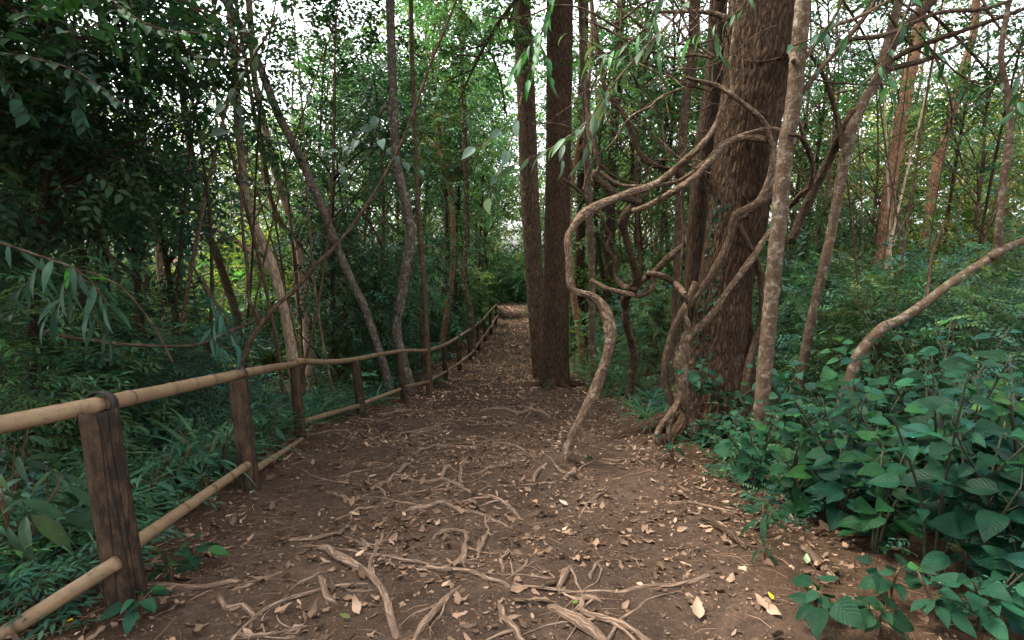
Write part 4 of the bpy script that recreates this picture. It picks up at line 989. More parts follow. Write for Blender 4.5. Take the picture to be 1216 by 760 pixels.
for i, (q, H, lb, ll) in enumerate(SML):
    tag(leafy_shrub('seedling', tuple(hit(*q)), H, 2, 6, ll, BL if i % 3 else LANCE, (.010, .038, .020), seed=200 + i, low=.45, spread=.3), lb, 'seedling', 'seedlings along the path')
# vine foliage climbing the giant trunk's foot
for i, (q, dq, lb) in enumerate((((862, 455), FR - .12, 'leafy climber in front of the giant trunk, at its waist'), ((835, 440), FR - .15, 'leafy climber spreading over the pale vine knot'), ((880, 500), FR - .2, 'leafy climber at the giant trunk foot'), ((930, 440), LD + .3, 'leafy climber beside the pale mottled trunk'))):
    p = at(*q, dq); tag(leafy_shrub('climber', (p[0], p[1], p[2] - .35), .45, 3, 8, .12, BL, (.009, .038, .022), seed=240 + i, low=.4, spread=.5), lb, 'climber')
g = Geo(); rs = np.random.default_rng(5); n = 420; yy = 230 + 230 * rs.uniform(0, 1, n) ** .9
cx = np.interp(yy, [160, 250, 290, 344, 395, 440, 480], [886, 877, 870, 861, 857, 855, 856]); hw = np.interp(yy, [160, 250, 290, 344, 395, 440, 480], [33, 32, 31, 30, 33, 37, 42])
a = PI + .25 + rs.uniform(0, 1, n) ** 1.6 * .75; rad = hw * GD / F * 1.05
P = np.array([at(q, w_, GD) for q, w_ in zip(cx, yy)]) + np.stack([np.cos(a) * rad, np.sin(a) * rad, 0 * a], -1); N_ = np.stack([np.cos(a), np.sin(a), .3 + 0 * a], -1)
keep = noise3(P * 3.5, 99) > -.15; P, N_ = P[keep], N_[keep]; n = len(P)
scatter(g, leaf8(.36, .2, .2), P, basis(np.stack([rs.normal(0, .6, n), rs.normal(0, .2, n), -np.ones(n)], -1), N_ + rs.normal(0, .3, (n, 3))), .045 * rs.uniform(.6, 1.4, n), greens(n, (.022, .06, .036), .3, .12))
tag(g.build('ivy', M['leaf'], None, tuple(P[0])), 'small-leaved ivy clinging to the shaded flank of the giant trunk', 'ivy')
tag(leafy_shrub('young_tree', tuple(hit(1000, 500)), 1.0, 3, 9, .17, BL, (.04, .12, .05), seed=250), 'bright young shrub standing behind the foot of the leaning bough', 'shrub')
# plants on the fence side
LS = [((62, 655), .5, 8, .26, LANCE, 'drooping plant with large hanging leaves under the handrail', (.024, .058, .036), 2), ((20, 690), .5, 9, .2, LANCE, 'lance-leaved herb at the near end of the lower rail', (.028, .068, .036), 3),
      ((95, 640), .35, 9, .17, LANCE, 'lance-leaved herb behind the nearest post', (.03, .075, .04), 3), ((15, 640), .7, 9, .19, LANCE, 'tall lance-leaved herb beyond the lower rail', (.03, .07, .045), 3), ((200, 590), .4, 8, .15, LANCE, 'lance-leaved herb between the first posts', (.028, .078, .045), 3),
      ((240, 575), .4, 8, .14, LANCE, 'small lance-leaved herb before the second post', (.028, .078, .042), 3), ((-25, 620), .8, 9, .22, LANCE, 'large lance-leaved herb cut by the picture edge', (.03, .075, .05), 3), ((180, 610), .35, 8, .13, LANCE, 'bushy lance-leaved herb beside the lower rail', (.032, .085, .05), 3),
      ((320, 540), .4, 8, .14, LANCE, 'lance-leaved herb between second and third posts', (.028, .075, .04), 3), ((265, 560), .45, 8, .14, LANCE, 'lance-leaved herb just behind the second post', (.028, .075, .04), 3), ((135, 615), .4, 8, .16, LANCE, 'lance-leaved herb hiding behind the nearest post', (.03, .075, .042), 3)]
for i, (q, H, nl, ll, tp, lb, bs, ns) in enumerate(LS):
    tag(leafy_shrub('herb', tuple(hit(*q)), H, ns, nl, ll, tp, bs, seed=300 + i, low=.3, spread=.35, fm='blade', droop=.35), lb, 'herb', 'herbs along the fence')

# strap-leaved tufts and ferns
STR = [leaf_grid(9, 1, .022, .3, .75, 0, 'strap'), leaf_grid(9, 1, .03, .3, .5, 0, 'strap'), leaf_grid(9, 1, .018, .3, 1.0, 0, 'strap')]
def tuft_mesh(n, L, base, seed, name='blades'):
    g = Geo(); rs = np.random.default_rng(seed); a = rs.uniform(0, 6.3, n); z = rs.uniform(.5, 2.2, n)
    D = np.stack([np.cos(a), np.sin(a), z], -1); P = np.stack([np.cos(a) * .03, np.sin(a) * .03, 0 * a - .02], -1) * rs.uniform(0, 1.5, (n, 1))
    for k in range(3): q = rs.integers(0, 3, n) == k; scatter(g, STR[k], P[q], basis(D[q], np.tile(up, (q.sum(), 1))), L * rs.uniform(.5, 1.2, q.sum()), greens(q.sum(), base, .25, .2))
    return g.mesh(name, M['blade'])
TU = [tuft_mesh(46, .62, (.045, .11, .055), 400), tuft_mesh(36, .5, (.045, .105, .05), 401), tuft_mesh(60, .42, (.04, .11, .05), 402)]
def tuft(x, y, i, sc):
    p = hit(x, y); o = bpy.data.objects.new('grass_tuft', TU[i % 3]); C.objects.link(o); o.location = p; o.rotation_euler.z = random.uniform(0, 6); o.scale = (sc,) * 3
    later(o, 'arching strap-leaved grass tuft', 'grass tuft', 'grass tufts beside the path')
for i, (x, y) in enumerate([(225, 555), (250, 548), (205, 565), (270, 540), (235, 535), (190, 552), (312, 532), (325, 518), (340, 510), (375, 500), (395, 496), (150, 570), (290, 525), (445, 480), (515, 455),
                            (700, 452), (720, 462), (735, 470), (712, 446), (750, 482), (765, 496), (775, 476), (690, 446), (742, 458), (785, 505), (760, 465), (60, 620), (110, 600), (35, 600), (240, 520), (215, 545), (262, 530), (182, 575), (300, 505), (330, 500), (352, 492), (410, 480), (165, 590), (140, 600), (85, 640), (40, 660), (10, 700), (255, 512), (228, 532), (205, 540), (245, 560), (195, 572), (175, 545), (310, 520), (280, 548), (150, 585), (70, 635), (120, 630), (20, 625), (215, 520), (235, 505)]):
    tuft(x, y, i, random.uniform(.75, 1.3))
def frond_mesh(seed, base, L=.8):
    g = Geo(); rs = np.random.default_rng(seed); n = 9; a = np.linspace(0, 6.3, n, endpoint=False) + rs.uniform(0, .6, n)
    D = np.stack([np.cos(a), np.sin(a), rs.uniform(.35, 1.1, n)], -1)
    w = rs.integers(0, 3, n); cc = greens(n, base, .2, .15); s = L / .55 * rs.uniform(.7, 1.1, n)
    for k in range(3): q = w == k; scatter(g, SP_FERN[k], np.zeros((q.sum(), 3)), basis(D[q], np.tile(up, (q.sum(), 1))), s[q], cc[q])
    return g.mesh('fronds', M['blade'])
FE = [frond_mesh(420, (.03, .085, .045)), frond_mesh(421, (.034, .095, .045))]
for i, (x, y, sc) in enumerate([(25, 585, .9), (75, 585, .8), (-15, 560, 1), (130, 560, .8), (770, 470, .7), (730, 450, .7), (790, 490, .6), (705, 440, .6), (1130, 530, .9), (1190, 520, 1), (50, 640, .7), (5, 640, .9), (100, 610, .7), (-20, 680, .8), (190, 540, .7), (1060, 505, .8), (985, 520, .7), (160, 530, .8)]):
    o = bpy.data.objects.new('fern', FE[i % 2]); C.objects.link(o); o.location = hit(x, y); o.rotation_euler.z = random.uniform(0, 6); o.scale = (sc,) * 3
    later(o, 'low fern with arching feathery fronds', 'fern', 'ferns in the undergrowth')

# ------------------------------------------------------------------ undergrowth carpet
def carpet(g, n, y0, y1, xs, sprays, size, base, zmax, ok):
    y = y0 + (y1 - y0) * RNG.uniform(0, 1, n) ** .8; x = RNG.uniform(-1, 1, n) * xs * (y + 3)
    k = path_in(x, y) < ok; x, y = x[k], y[k]; n = len(x)
    k = noise3(np.c_[x * .9, y * .9, 0 * x], 95) > RNG.uniform(-1.2, .4, n); x, y = x[k], y[k]; n = len(x)
    P = np.stack([x, y, gz(x, y) + RNG.uniform(.02, 1, n) ** 1.5 * zmax], -1); D = dirs(n, -.1, .5)
    rt = basis(D, np.array([0, 0, 1.0]) + RNG.normal(0, .3, (n, 3))); s = size * RNG.uniform(.6, 1.3, n); cc = greens(n, base, .3, .14); w = RNG.integers(0, len(sprays), n)
    for i, t in enumerate(sprays): q = w == i; scatter(g, t, P[q], rt[q], s[q], cc[q])
g = Geo()
carpet(g, 1500, 4.2, 9, .95, SP_ELL, .7, (.028, .075, .038), .35, -.45)
carpet(g, 600, 4.5, 10, .95, SP_PIN, .8, (.05, .11, .055), .45, -.5)
carpet(g, 2600, 8, 22, .95, SP_FAR, .9, (.045, .10, .05), .45, -.4)
carpet(g, 3500, 18, 46, .95, SP_FAR, 1.5, (.032, .08, .038), 1.0, -.5)
for q in range(2):
    n = 1500; y = RNG.uniform(2.2, 11, n); x = np.interp(y, PLy, PLx) - np.interp(y, [2.5, 4.2, 7], [.14, .42, .42]) - RNG.uniform(0, 1, n) ** 1.6 * (1.2 + y * .35)
    P = np.stack([x, y, gz(x, y) + RNG.uniform(.02, 1, n) ** 1.4 * np.minimum(.38, .06 + .4 * (np.interp(y, PLy, PLx) - x))], -1); rt = basis(dirs(n, -.1, .7), np.array([0, 0, 1.0]) + RNG.normal(0, .3, (n, 3)))
    sp = (SP_LAN, SP_LAN)[q]; w_ = RNG.integers(0, 4, n); sc_ = .5 * RNG.uniform(.5, 1.2, n); cc = greens(n, (.034, .092, .052), .3, .14)
    for k, t in enumerate(sp): scatter(g, t, P[w_ == k], rt[w_ == k], sc_[w_ == k], cc[w_ == k])
n = 1500; y = RNG.uniform(2.0, 9, n); x = np.interp(y, PRy, PRx) + .25 + RNG.uniform(0, 1, n) ** 1.3 * (1.2 + y * .4)
k = noise3(np.c_[x * 1.3, y * 1.3, 0 * x], 101) > -.1; x, y = x[k], y[k]; n = len(x)
P = np.stack([x, y, gz(x, y) + RNG.uniform(.02, 1, n) ** 1.6 * np.minimum(.35, .05 + .3 * (x - np.interp(y, PRy, PRx)))], -1); rt = basis(dirs(n, -.1, .5), np.array([0, 0, 1.0]) + RNG.normal(0, .3, (n, 3)))
w_ = RNG.integers(0, 7, n); sc_ = .5 * RNG.uniform(.5, 1.2, n); cc = greens(n, (.022, .06, .034), .35, .2)
for k, t in enumerate(SP_ELL + SP_PIN): scatter(g, t, P[w_ == k], rt[w_ == k], sc_[w_ == k], cc[w_ == k])
tag(g.build('undergrowth', M['leaf']), 'low tangled green undergrowth covering the forest floor', kind='stuff')

# ------------------------------------------------------------------ bushes and understory trees
def BU(name, sprays, base, h, r, nc, per, size, seed, cn='foliage', prof='dome', yel=.12, h0=.1):
    return proto(name, 'stem', cn, dict(h0=h0, h1=h, rad=r, nclump=nc, per=per, spread=.16, sprays=sprays, base=base, size=size, seed=seed, prof=prof, trunk_r=.018, H=h * .7, bend=.08, yel=yel), 'thin', 'leaf')
B_ = {'glossy': ('bush with small dark glossy leaves', [BU('bush', SP_ELL, G_DARK, 1.7, .8, 26, 7, .8, 500), BU('bush', SP_ELL, G_TEAL, 2.1, .9, 32, 7, .85, 501)]),
      'narrow': ('bush with narrow drooping leaves', [BU('bush', SP_LAN, G_TEAL, 1.8, .8, 34, 7, .85, 502), BU('bush', SP_LAN, G_MID, 2.3, .95, 40, 7, .9, 503)]),
      'feather': ('bush with feathery layered leaflets', [BU('bush', SP_PIN, (.06, .12, .05), 1.6, .95, 30, 6, .95, 504, yel=.25), BU('bush', SP_PIN, (.05, .11, .055), 2.0, 1.1, 34, 6, 1.0, 505, yel=.25)]),
      'far': ('bush of loose mid-green foliage', [BU('bush', SP_FAR, G_MID, 2.2, 1.2, 50, 8, 1.0, 506), BU('bush', SP_FAR, G_LITE, 2.6, 1.3, 50, 8, 1.0, 507, yel=.25)])}
def bush(kind, x, dist, sc, rz=None, sz=None):
    X = at(x, 300, dist)[0]
    if path_in(X, dist) > -.45 * sc: return
    pr = random.choice(B_[kind][1]); z = float(gz(X, dist))
    place(pr, (X, dist, z - .03), random.uniform(0, 6.3), sc * random.uniform(.85, 1.15), B_[kind][0], 'bush', 'bushes of the understory', sc * random.uniform(.85, 1.25))
B_['sun'] = ('sunlit yellow-green bush', [BU('bush', SP_FAR, G_SUNLIT, 2.4, 1.2, 44, 8, 1.0, 508, yel=.3), BU('bush', SP_FAR, (.10, .15, .04), 3.2, 1.3, 50, 8, 1.0, 509, yel=.3)])  # sunlight on these bushes is put into the leaf colour
rs = random.Random(11)
for x, dist, k, s in [(-40, 4.2, 'narrow', .8), (40, 4.8, 'narrow', .75), (110, 5.2, 'glossy', .7), (170, 5.8, 'narrow', .7), (230, 6.6, 'glossy', .75), (20, 6, 'glossy', 1), (90, 6.6, 'glossy', .9), 
                      (405, 11, 'glossy', .85), (430, 12.5, 'glossy', 1), (250, 8.5, 'narrow', .9), (180, 8, 'glossy', 1), (60, 8.5, 'glossy', 1.2), (-30, 7.5, 'narrow', 1.1), (130, 9.5, 'narrow', 1.1),
                      (440, 15.5, 'glossy', 1.1), (480, 17, 'glossy', 1.1), (400, 14.5, 'narrow', 1.1), (500, 20, 'glossy', 1.2), (525, 23, 'glossy', 1.1), (548, 27, 'far', 1.1), (570, 31, 'far', 1.0), (180, 13, 'far', 1.1), (100, 14, 'far', 1.2), (20, 13, 'far', 1.2)]:
    bush(k, x, dist, s)
for x, dist, k, s in [(985, 7.6, 'glossy', .65), (1050, 6.9, 'narrow', .7), (1135, 6.5, 'glossy', .7), (1205, 6.1, 'narrow', .75), (1100, 8.3, 'glossy', .85), (1180, 7.7, 'narrow', .9), (1020, 9.2, 'narrow', .85), (1245, 6.6, 'glossy', .8), (720, 11.5, 'feather', .45), (760, 10.5, 'feather', .5), (700, 15, 'feather', .7), (740, 14, 'glossy', .8), (790, 13, 'feather', .9), (690, 20, 'far', .9), (770, 17, 'far', 1), (820, 15, 'far', 1), (940, 9.5, 'feather', .8), (980, 8.8, 'glossy', .8), (1030, 8.2, 'feather', .9),
                      (1080, 7.6, 'feather', .85), (1130, 7.2, 'narrow', .85), (1190, 6.8, 'feather', .85), (1000, 11, 'glossy', .9), (1060, 10.5, 'feather', 1), (1120, 9.5, 'feather', .9), (1180, 9, 'feather', .9), (1240, 7.5, 'glossy', .9), (960, 13, 'far', 1.1), (1040, 14, 'feather', 1.1), (1110, 14, 'feather', 1.1), (1230, 12, 'feather', 1.1), (900, 13, 'far', 1), (870, 17, 'far', 1.1), (655, 27, 'far', .8), (672, 33, 'far', 1), (1200, 5.3, 'glossy', .6), (1150, 5.8, 'narrow', .6), (1250, 5.2, 'feather', .65)]:
    bush(k, x, dist, s)
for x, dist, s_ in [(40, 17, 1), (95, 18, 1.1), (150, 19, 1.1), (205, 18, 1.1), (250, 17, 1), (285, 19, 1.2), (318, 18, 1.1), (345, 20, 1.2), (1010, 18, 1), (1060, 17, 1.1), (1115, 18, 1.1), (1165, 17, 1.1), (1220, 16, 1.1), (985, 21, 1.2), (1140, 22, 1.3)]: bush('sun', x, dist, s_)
for i in range(46):
    dist = rs.uniform(16, 40); x = rs.uniform(-120, 1330); bush('far', x, dist, rs.uniform(.9, 1.5))
for x in range(560, 690, 14): 
    dist = rs.uniform(40, 46); X = at(x, 300, dist)[0]
    place(rs.choice(B_['far'][1]), (X, dist, float(gz(X, dist))), rs.uniform(0, 6), rs.uniform(.9, 1.3), 'shadowy bush closing the view', 'bush', 'bushes of the understory')

def TR(sprays, base, h0, h1, r, nc, per, size, seed, prof='col', tr=.06, yel=.12, spread=.32, bark='thin'):
    return proto('tree', 'trunk', 'crown', dict(h0=h0, h1=h1, rad=r, nclump=nc, per=per, spread=spread, sprays=sprays, base=base, size=size, seed=seed, prof=prof, trunk_r=tr, yel=yel), bark, 'leaf')
T_ = {'high': ('shady tree with dense dark leaves overhead', [TR(SP_ELL, (.022, .054, .028), 2.5, 6.5, 1.5, 38, 11, .95, 611, 'ball', bark='dark', spread=.27), TR(SP_ELL, (.026, .062, .031), 2.7, 7, 1.6, 38, 11, .95, 612, 'ball', spread=.27)]),  # leaf greens darkened so these crowns read as a shaded mass
      'dense': ('understory tree thick with dark leaves', [TR(SP_ELL, (.026, .064, .033), .9, 7, 1.25, 44, 12, .9, 600, spread=.27), TR(SP_ELL, (.028, .068, .034), 1.2, 7.5, 1.35, 44, 12, .95, 601, bark='dark', spread=.27)]),
      'lance': ('understory tree of long drooping leaves', [TR(SP_LAN, G_TEAL, 1.0, 6.5, 1.3, 56, 8, 1.0, 602)]),
      'open': ('thin tree with sparse airy foliage', [TR(SP_ELL, G_MID, 2.0, 8, 1.4, 40, 6, .9, 603, yel=.2), TR(SP_PIN, G_LITE, 2.0, 8.5, 1.6, 44, 6, 1.0, 604, yel=.25)]),
      'far': ('slender tree with a light green crown', [TR(SP_FAR, G_MID, 2.5, 11, 1.7, 36, 14, 1.0, 605, tr=.09, yel=.2), TR(SP_FAR, G_LITE, 3, 12, 1.9, 36, 13, 1.1, 606, tr=.10, yel=.3), TR(SP_FAR, G_DARK, 1.5, 10, 1.6, 70, 8, 1.1, 607, tr=.08)]),
      'yellow': ('tree with sunlit yellow-green foliage', [TR(SP_FAR, G_SUNLIT, 1.0, 9, 1.9, 64, 8, 1.1, 608, tr=.09, yel=.3, bark='pale')]),  # leaf colour brightened and yellowed to read as sunlit
      'pole': ('straight tall trunk with a high thin crown', [TR(SP_FAR, G_MID, 7.5, 14, 1.7, 40, 7, 1.2, 609, tr=.12, bark='pine'), TR(SP_FAR, G_LITE, 8, 15, 1.8, 36, 7, 1.2, 610, tr=.13, bark='redbark', yel=.25)])}
def tree(kind, x, dist, sc):
    X = at(x, 300, dist)[0]
    if path_in(X, dist) > -.5: return
    sz = sc * random.uniform(.9, 1.1)
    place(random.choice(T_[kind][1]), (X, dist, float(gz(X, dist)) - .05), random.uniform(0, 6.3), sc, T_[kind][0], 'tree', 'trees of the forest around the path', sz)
for x, dist, k, s in [(10, 5.0, 'high', .8), (-70, 4.6, 'high', .78), (95, 6.4, 'high', .92), (165, 8.2, 'high', 1.1), (205, 10.5, 'high', 1.2), (40, 8.5, 'high', 1.15),    (395, 11.2, 'dense', .95), (440, 12.5, 'dense', 1), (420, 14.5, 'dense', 1.1), (402, 12.2, 'dense', .9), (-30, 8.5, 'lance', 1), 
                      (480, 17.5, 'dense', 1.1), (510, 20, 'dense', 1.05), (540, 24, 'open', 1.1), (525, 27, 'far', .9), (560, 33, 'open', 1.2), (120, 13, 'open', 1.1), (20, 12.5, 'dense', 1.1), (210, 15, 'open', 1.1), (455, 20, 'far', .9), (400, 19, 'far', .9),
                      (575, 40, 'far', 1.5), (598, 46, 'far', 1.8), (612, 50, 'far', 2.0), (630, 48, 'far', 1.9), (648, 45, 'far', 1.7), (583, 48, 'far', 1.9), (620, 44, 'open', 1.6), (605, 42, 'open', 1.5), (560, 42, 'far', 1.6), (590, 34, 'open', 1.6), (640, 39, 'open', 1.6), (668, 36, 'open', 1.1), (690, 27, 'open', 1.1), (715, 21, 'open', 1), (585, 27, 'open', 1.35), (572, 34, 'far', 1.2), (604, 38, 'far', 1.2), (545, 18.5, 'open', 1.1), (700, 18, 'open', 1.2), (735, 19, 'far', .95), (775, 15.5, 'open', 1.15), (810, 18, 'open', 1.2), (655, 31, 'far', 1.1), (855, 21, 'far', 1), (900, 17, 'open', 1.2), (935, 20, 'far', 1), (1060, 26, 'yellow', 1.1), (1190, 26, 'yellow', 1.1), (1000, 30, 'yellow', 1.2), (760, 20, 'far', .9), (790, 24, 'far', .9), (740, 30, 'yellow', 1), (830, 26, 'far', 1), (700, 36, 'far', 1.1),
                      (955, 14, 'open', 1), (985, 11, 'dense', .5), (1040, 16, 'open', 1.1), (1140, 15, 'open', 1.1), (1200, 17, 'yellow', .8), (1020, 20, 'far', .9), (1080, 22, 'yellow', .9), (1150, 21, 'yellow', 1), (1210, 19, 'far', .9), (970, 23, 'yellow', .9),
                      (180, 12.5, 'open', 1.15), (120, 15.5, 'far', .95), (60, 11, 'open', 1.05), (420, 22, 'far', 1.1), (480, 26, 'far', 1.2), (398, 15, 'dense', 1.2), (500, 15.5, 'open', 1.0), (530, 31, 'far', 1.25), (100, 20, 'yellow', 1), (170, 22, 'yellow', 1.05), (330, 24, 'yellow', 1), (240, 24, 'yellow', 1), (40, 20, 'yellow', 1), (290, 27, 'yellow', 1.1)]: tree(k, x, dist, s)
for X, Y, sc in ((-4.6, 1.2, 1.15), (-5.2, 2.8, 1.25), (-7.2, 3.6, 1.5), (-6.6, 5.6, 1.4), (-8.8, 1.6, 1.6), (-3.2, -1.0, 1.2), (-9.5, 5.5, 1.6)):  # trees beside and behind the view, added to shade the foreground
    place(random.choice(T_['high'][1]), (X, Y, float(gz(X, Y)) - .05), random.uniform(0, 6.3), sc, 'tall tree added off-frame to shade the path', 'tree', 'trees of the forest around the path', sc * 1.1)
for i in range(34):
    dist = rs.uniform(18, 42); x = rs.uniform(-80, 1300)
    if 590 < x < 650: continue
    tree('pole', x, dist, rs.uniform(.7, 1.1))
for x, dist in [(705, 24), (718, 28), (752, 22), (765, 27), (780, 30), (800, 20), (815, 32), (838, 24), (860, 29), (745, 35), (728, 40), (582, 33), (570, 28), (556, 25), (538, 21), (521, 18.5), (600, 52), (612, 50), (1010, 25), (960, 19), (575, 18), (588, 22), (566, 20), (695, 16), (722, 17.5), (768, 18.5), (785, 21), (845, 19), (812, 27), (592, 30), (604, 36), (1180, 24), (1125, 28), (985, 28)]: tree('pole', x, dist, rs.uniform(.6, .9))

# the wood that closes the view, too far to count
g = Geo()
n = 5600; th = RNG.uniform(-1.05, 1.05, n); rr = RNG.uniform(48, 72, n); x = rr * np.sin(th); y = rr * np.cos(th)
hgt = 12 + 4 * noise3(np.c_[th * 9, 0 * th, 0 * th], 97) + 2 * noise3(np.c_[th * 31, 0 * th, 0 * th], 98)
z = gz(x, y) + RNG.uniform(0, 1, n) ** .8 * hgt
P = np.stack([x, y, z], -1); w_ = RNG.integers(0, 4, n); rt = basis(dirs(n), np.array([0, 0, 1.0]) + RNG.normal(0, .5, (n, 3))); cc = greens(n, (.085, .135, .05), .4, .2)  # bright yellow-green paints the far sunlight into the leaves
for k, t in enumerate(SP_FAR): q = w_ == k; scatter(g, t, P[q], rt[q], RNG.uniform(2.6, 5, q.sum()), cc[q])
tag(g.build('distant_woods', M['leaf']), 'far-off sunlit forest closing the view on every side', kind='stuff')

rs = random.Random(55)
for i in range(58):
    x = rs.uniform(15, 575) if i < 40 else rs.uniform(940, 1215); dq = rs.uniform(6.5, 17); X = at(x, 300, dq)[0]
    if path_in(X, dq) > -.7: continue
    zb = float(gz(X, dq)); H = rs.uniform(5, 9); lx, ly = rs.gauss(0, .16), rs.gauss(0, .1); ph = rs.uniform(0, 6); r0 = rs.uniform(.014, .034)
    P = [np.r_[X + lx * H * t + .12 * math.sin(ph + 5 * t), dq + ly * H * t + .1 * math.sin(ph + 4 * t), zb - .1 + H * t, r0 * (1 - .6 * t)] for t in np.linspace(0, 1, 9)]
    g = Geo(); S = tube(g, P, 8, .08, lambda th, L, rr, p: 1 + .1 * noise3(p * 6, 73))
    for q in range(5):
        a = S[rs.randrange(len(S) // 4, len(S) - 3)]; T = np.array([rs.gauss(0, 1), rs.gauss(0, .7), rs.uniform(.1, 1)]); T /= np.linalg.norm(T); L = rs.uniform(.3, 1.1)
        tube(g, [np.r_[a[:3], a[3] * .55], np.r_[a[:3] + T * L * .5 + np.array([0, 0, .06]), a[3] * .4], np.r_[a[:3] + T * L + np.array([0, 0, .2 * L]), a[3] * .18]], 5, .1)
    o = g.build('sapling', M[rs.choice(['thin', 'lichen', 'vine', 'thin', 'pale' if dq > 11 else 'dark'])], None, (X, dq, zb)); later(o, 'slim leaning bare-stemmed sapling', 'sapling', 'bare-stemmed saplings in the understory')

# ------------------------------------------------------------------ branches hanging into view
HL = dict(blade=[leaf_grid(8, 2, .07, .35, .6, .01, 'lance'), leaf_grid(8, 2, .09, .3, .4, .01, 'lance')], lance=[leaf_grid(7, 2, .11, .3, .35, .01, 'lance'), leaf_grid(7, 2, .14, .25, .2, .01, 'lance')], oval=[leaf_grid(6, 2, .24, .25, .2, .02), leaf_grid(6, 2, .28, .3, .3, .02)])
def hanging(label, rows, d0, kind, every, ll, base, w=3, mat='vinedark', droop=.3, side=.9, from_t=.2, twigs=()):
    P = [np.r_[at(x, y, d0 + (q[0] if q else 0)), w * d0 / F / 2 * (1 - .6 * i / len(rows))] for i, (x, y, *q) in enumerate(rows)]
    loc = P[0][:3]; o = thing('overhanging_branch', loc, label, 'branch', 'branches hanging into view'); g, l = Geo(), Geo(); rs = random.Random(label)
    Ss = [tube(g, P, 7, .04)]
    for tw in twigs: Ss.append(tube(g, [np.r_[at(x, y, d0 + .05), 1.3 * d0 / F / 2] for x, y in tw], 5, .04))
    for S in Ss:
        L = np.concatenate([[0], np.cumsum(np.linalg.norm(np.diff(S[:, :3], axis=0), axis=1))]); q = L[-1] * from_t if S is Ss[0] else .03; sd = 1
        while q < L[-1]:
            i = int(np.searchsorted(L, q)); i = min(i, len(S) - 1); T = S[min(i + 1, len(S) - 1)][:3] - S[max(i - 1, 0)][:3]; T /= np.linalg.norm(T)
            s = np.cross(T, up); s /= np.linalg.norm(s) + 1e-6; sd = -sd
            D = T * rs.uniform(.3, .8) + s * sd * side * rs.uniform(.5, 1.2) - up * rs.uniform(0, droop * 2)
            scatter(l, rs.choice(HL[kind]), S[i][None, :3], basis(D[None], np.array([[rs.gauss(0, .5), -.3 + rs.gauss(0, .4), 1.0]])), [ll * rs.uniform(.65, 1.25)], (np.asarray(base) * math.exp(rs.gauss(0, .25)))[None])
            q += every * rs.uniform(.5, 1.5)
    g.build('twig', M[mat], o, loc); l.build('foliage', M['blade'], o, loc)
def leafy_bough(label, rows, dq, per, spread, sprays, size, base, w=5, clumps=10):
    P = [np.r_[at(x, y, dq + .15 * i), w * dq / F / 2 * (1 - .8 * i / len(rows))] for i, (x, y) in enumerate(rows)]
    loc = P[0][:3]; o = thing('leafy_bough', loc, label, 'branch', 'leafy boughs overhead'); g, l = Geo(), Geo(); S = tube(g, P, 8, .06); m = len(S)
    ii = np.linspace(m * .15, m - 1, clumps).astype(int); cen = S[ii, :3] + RNG.normal(0, spread * .8, (clumps, 3))
    for k, i in enumerate(ii): tube(g, [np.r_[S[max(0, i - 2), :3], S[i, 3] * .6 + .002], np.r_[(S[i, :3] + cen[k]) / 2 + up * .03, S[i, 3] * .4 + .002], np.r_[cen[k], .002]], 5, .08)
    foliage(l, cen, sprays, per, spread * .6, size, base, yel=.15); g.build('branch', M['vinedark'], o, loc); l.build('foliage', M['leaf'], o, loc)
leafy_bough('leafy bough crossing the sky gap beside the paired path trunks', [(650, -60), (620, -10), (590, 30), (565, 75), (545, 120)], 11, 12, .5, SP_ELL, 1.0, (.034, .08, .036), 6, 12)
leafy_bough('thin leafy bough high over the path beyond the paired trunks', [(500, -60), (530, -10), (562, 30), (590, 80), (602, 140)], 14, 12, .55, SP_ELL, 1.1, (.04, .09, .04), 5, 12)
leafy_bough('leafy bough reaching under the sky over the red trunks', [(1010, -70), (1060, -20), (1110, 20), (1160, 70), (1200, 120)], 9.5, 10, .42, SP_ELL, 1.0, (.03, .075, .035), 6, 11)
leafy_bough('leafy bough dropping from the upper edge beyond the leaning bough tip', [(1280, -60), (1245, 0), (1215, 50), (1180, 100), (1165, 160)], 8, 10, .4, SP_PIN, 1.1, (.032, .08, .038), 5, 10)
leafy_bough('leafy bough high between giant trunk and red trunks', [(930, -80), (965, -40), (1000, 0), (1030, 50), (1050, 110)], 11, 10, .45, SP_ELL, 1.0, (.03, .075, .035), 5, 11)
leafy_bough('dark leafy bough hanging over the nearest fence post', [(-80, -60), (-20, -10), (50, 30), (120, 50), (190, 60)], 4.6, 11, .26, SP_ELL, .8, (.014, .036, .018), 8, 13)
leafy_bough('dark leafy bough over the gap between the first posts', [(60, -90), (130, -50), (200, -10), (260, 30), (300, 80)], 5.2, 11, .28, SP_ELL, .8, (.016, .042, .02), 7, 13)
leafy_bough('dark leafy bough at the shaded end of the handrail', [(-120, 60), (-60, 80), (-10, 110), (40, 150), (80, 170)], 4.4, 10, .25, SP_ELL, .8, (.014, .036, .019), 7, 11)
GR = (.035, .095, .035)
hanging('thin twig with pale green blade leaves crossing before the pine trunk', [(860, -60), (826, -10), (790, 32), (752, 72), (722, 108), (696, 146), (672, 164), (650, 178), (612, 196)], 3.6, 'lance', .075, .15, (.06, .10, .06), 3, 'vine', twigs=[[(700, 140), (690, 150), (670, 172), (668, 200)], [(722, 108), (715, 130), (690, 190)], [(752, 72), (730, 70), (700, 50), (672, 40)]])
hanging('drooping bright green leaf spray in front of the greyish path trunk', [(662, -50), (655, 0), (646, 30), (640, 50), (634, 75), (628, 95)], 3.4, 'lance', .03, .12, (.026, .095, .026), 3, twigs=[[(646, 30), (625, 60), (608, 85)], [(640, 50), (650, 70), (655, 92)]])
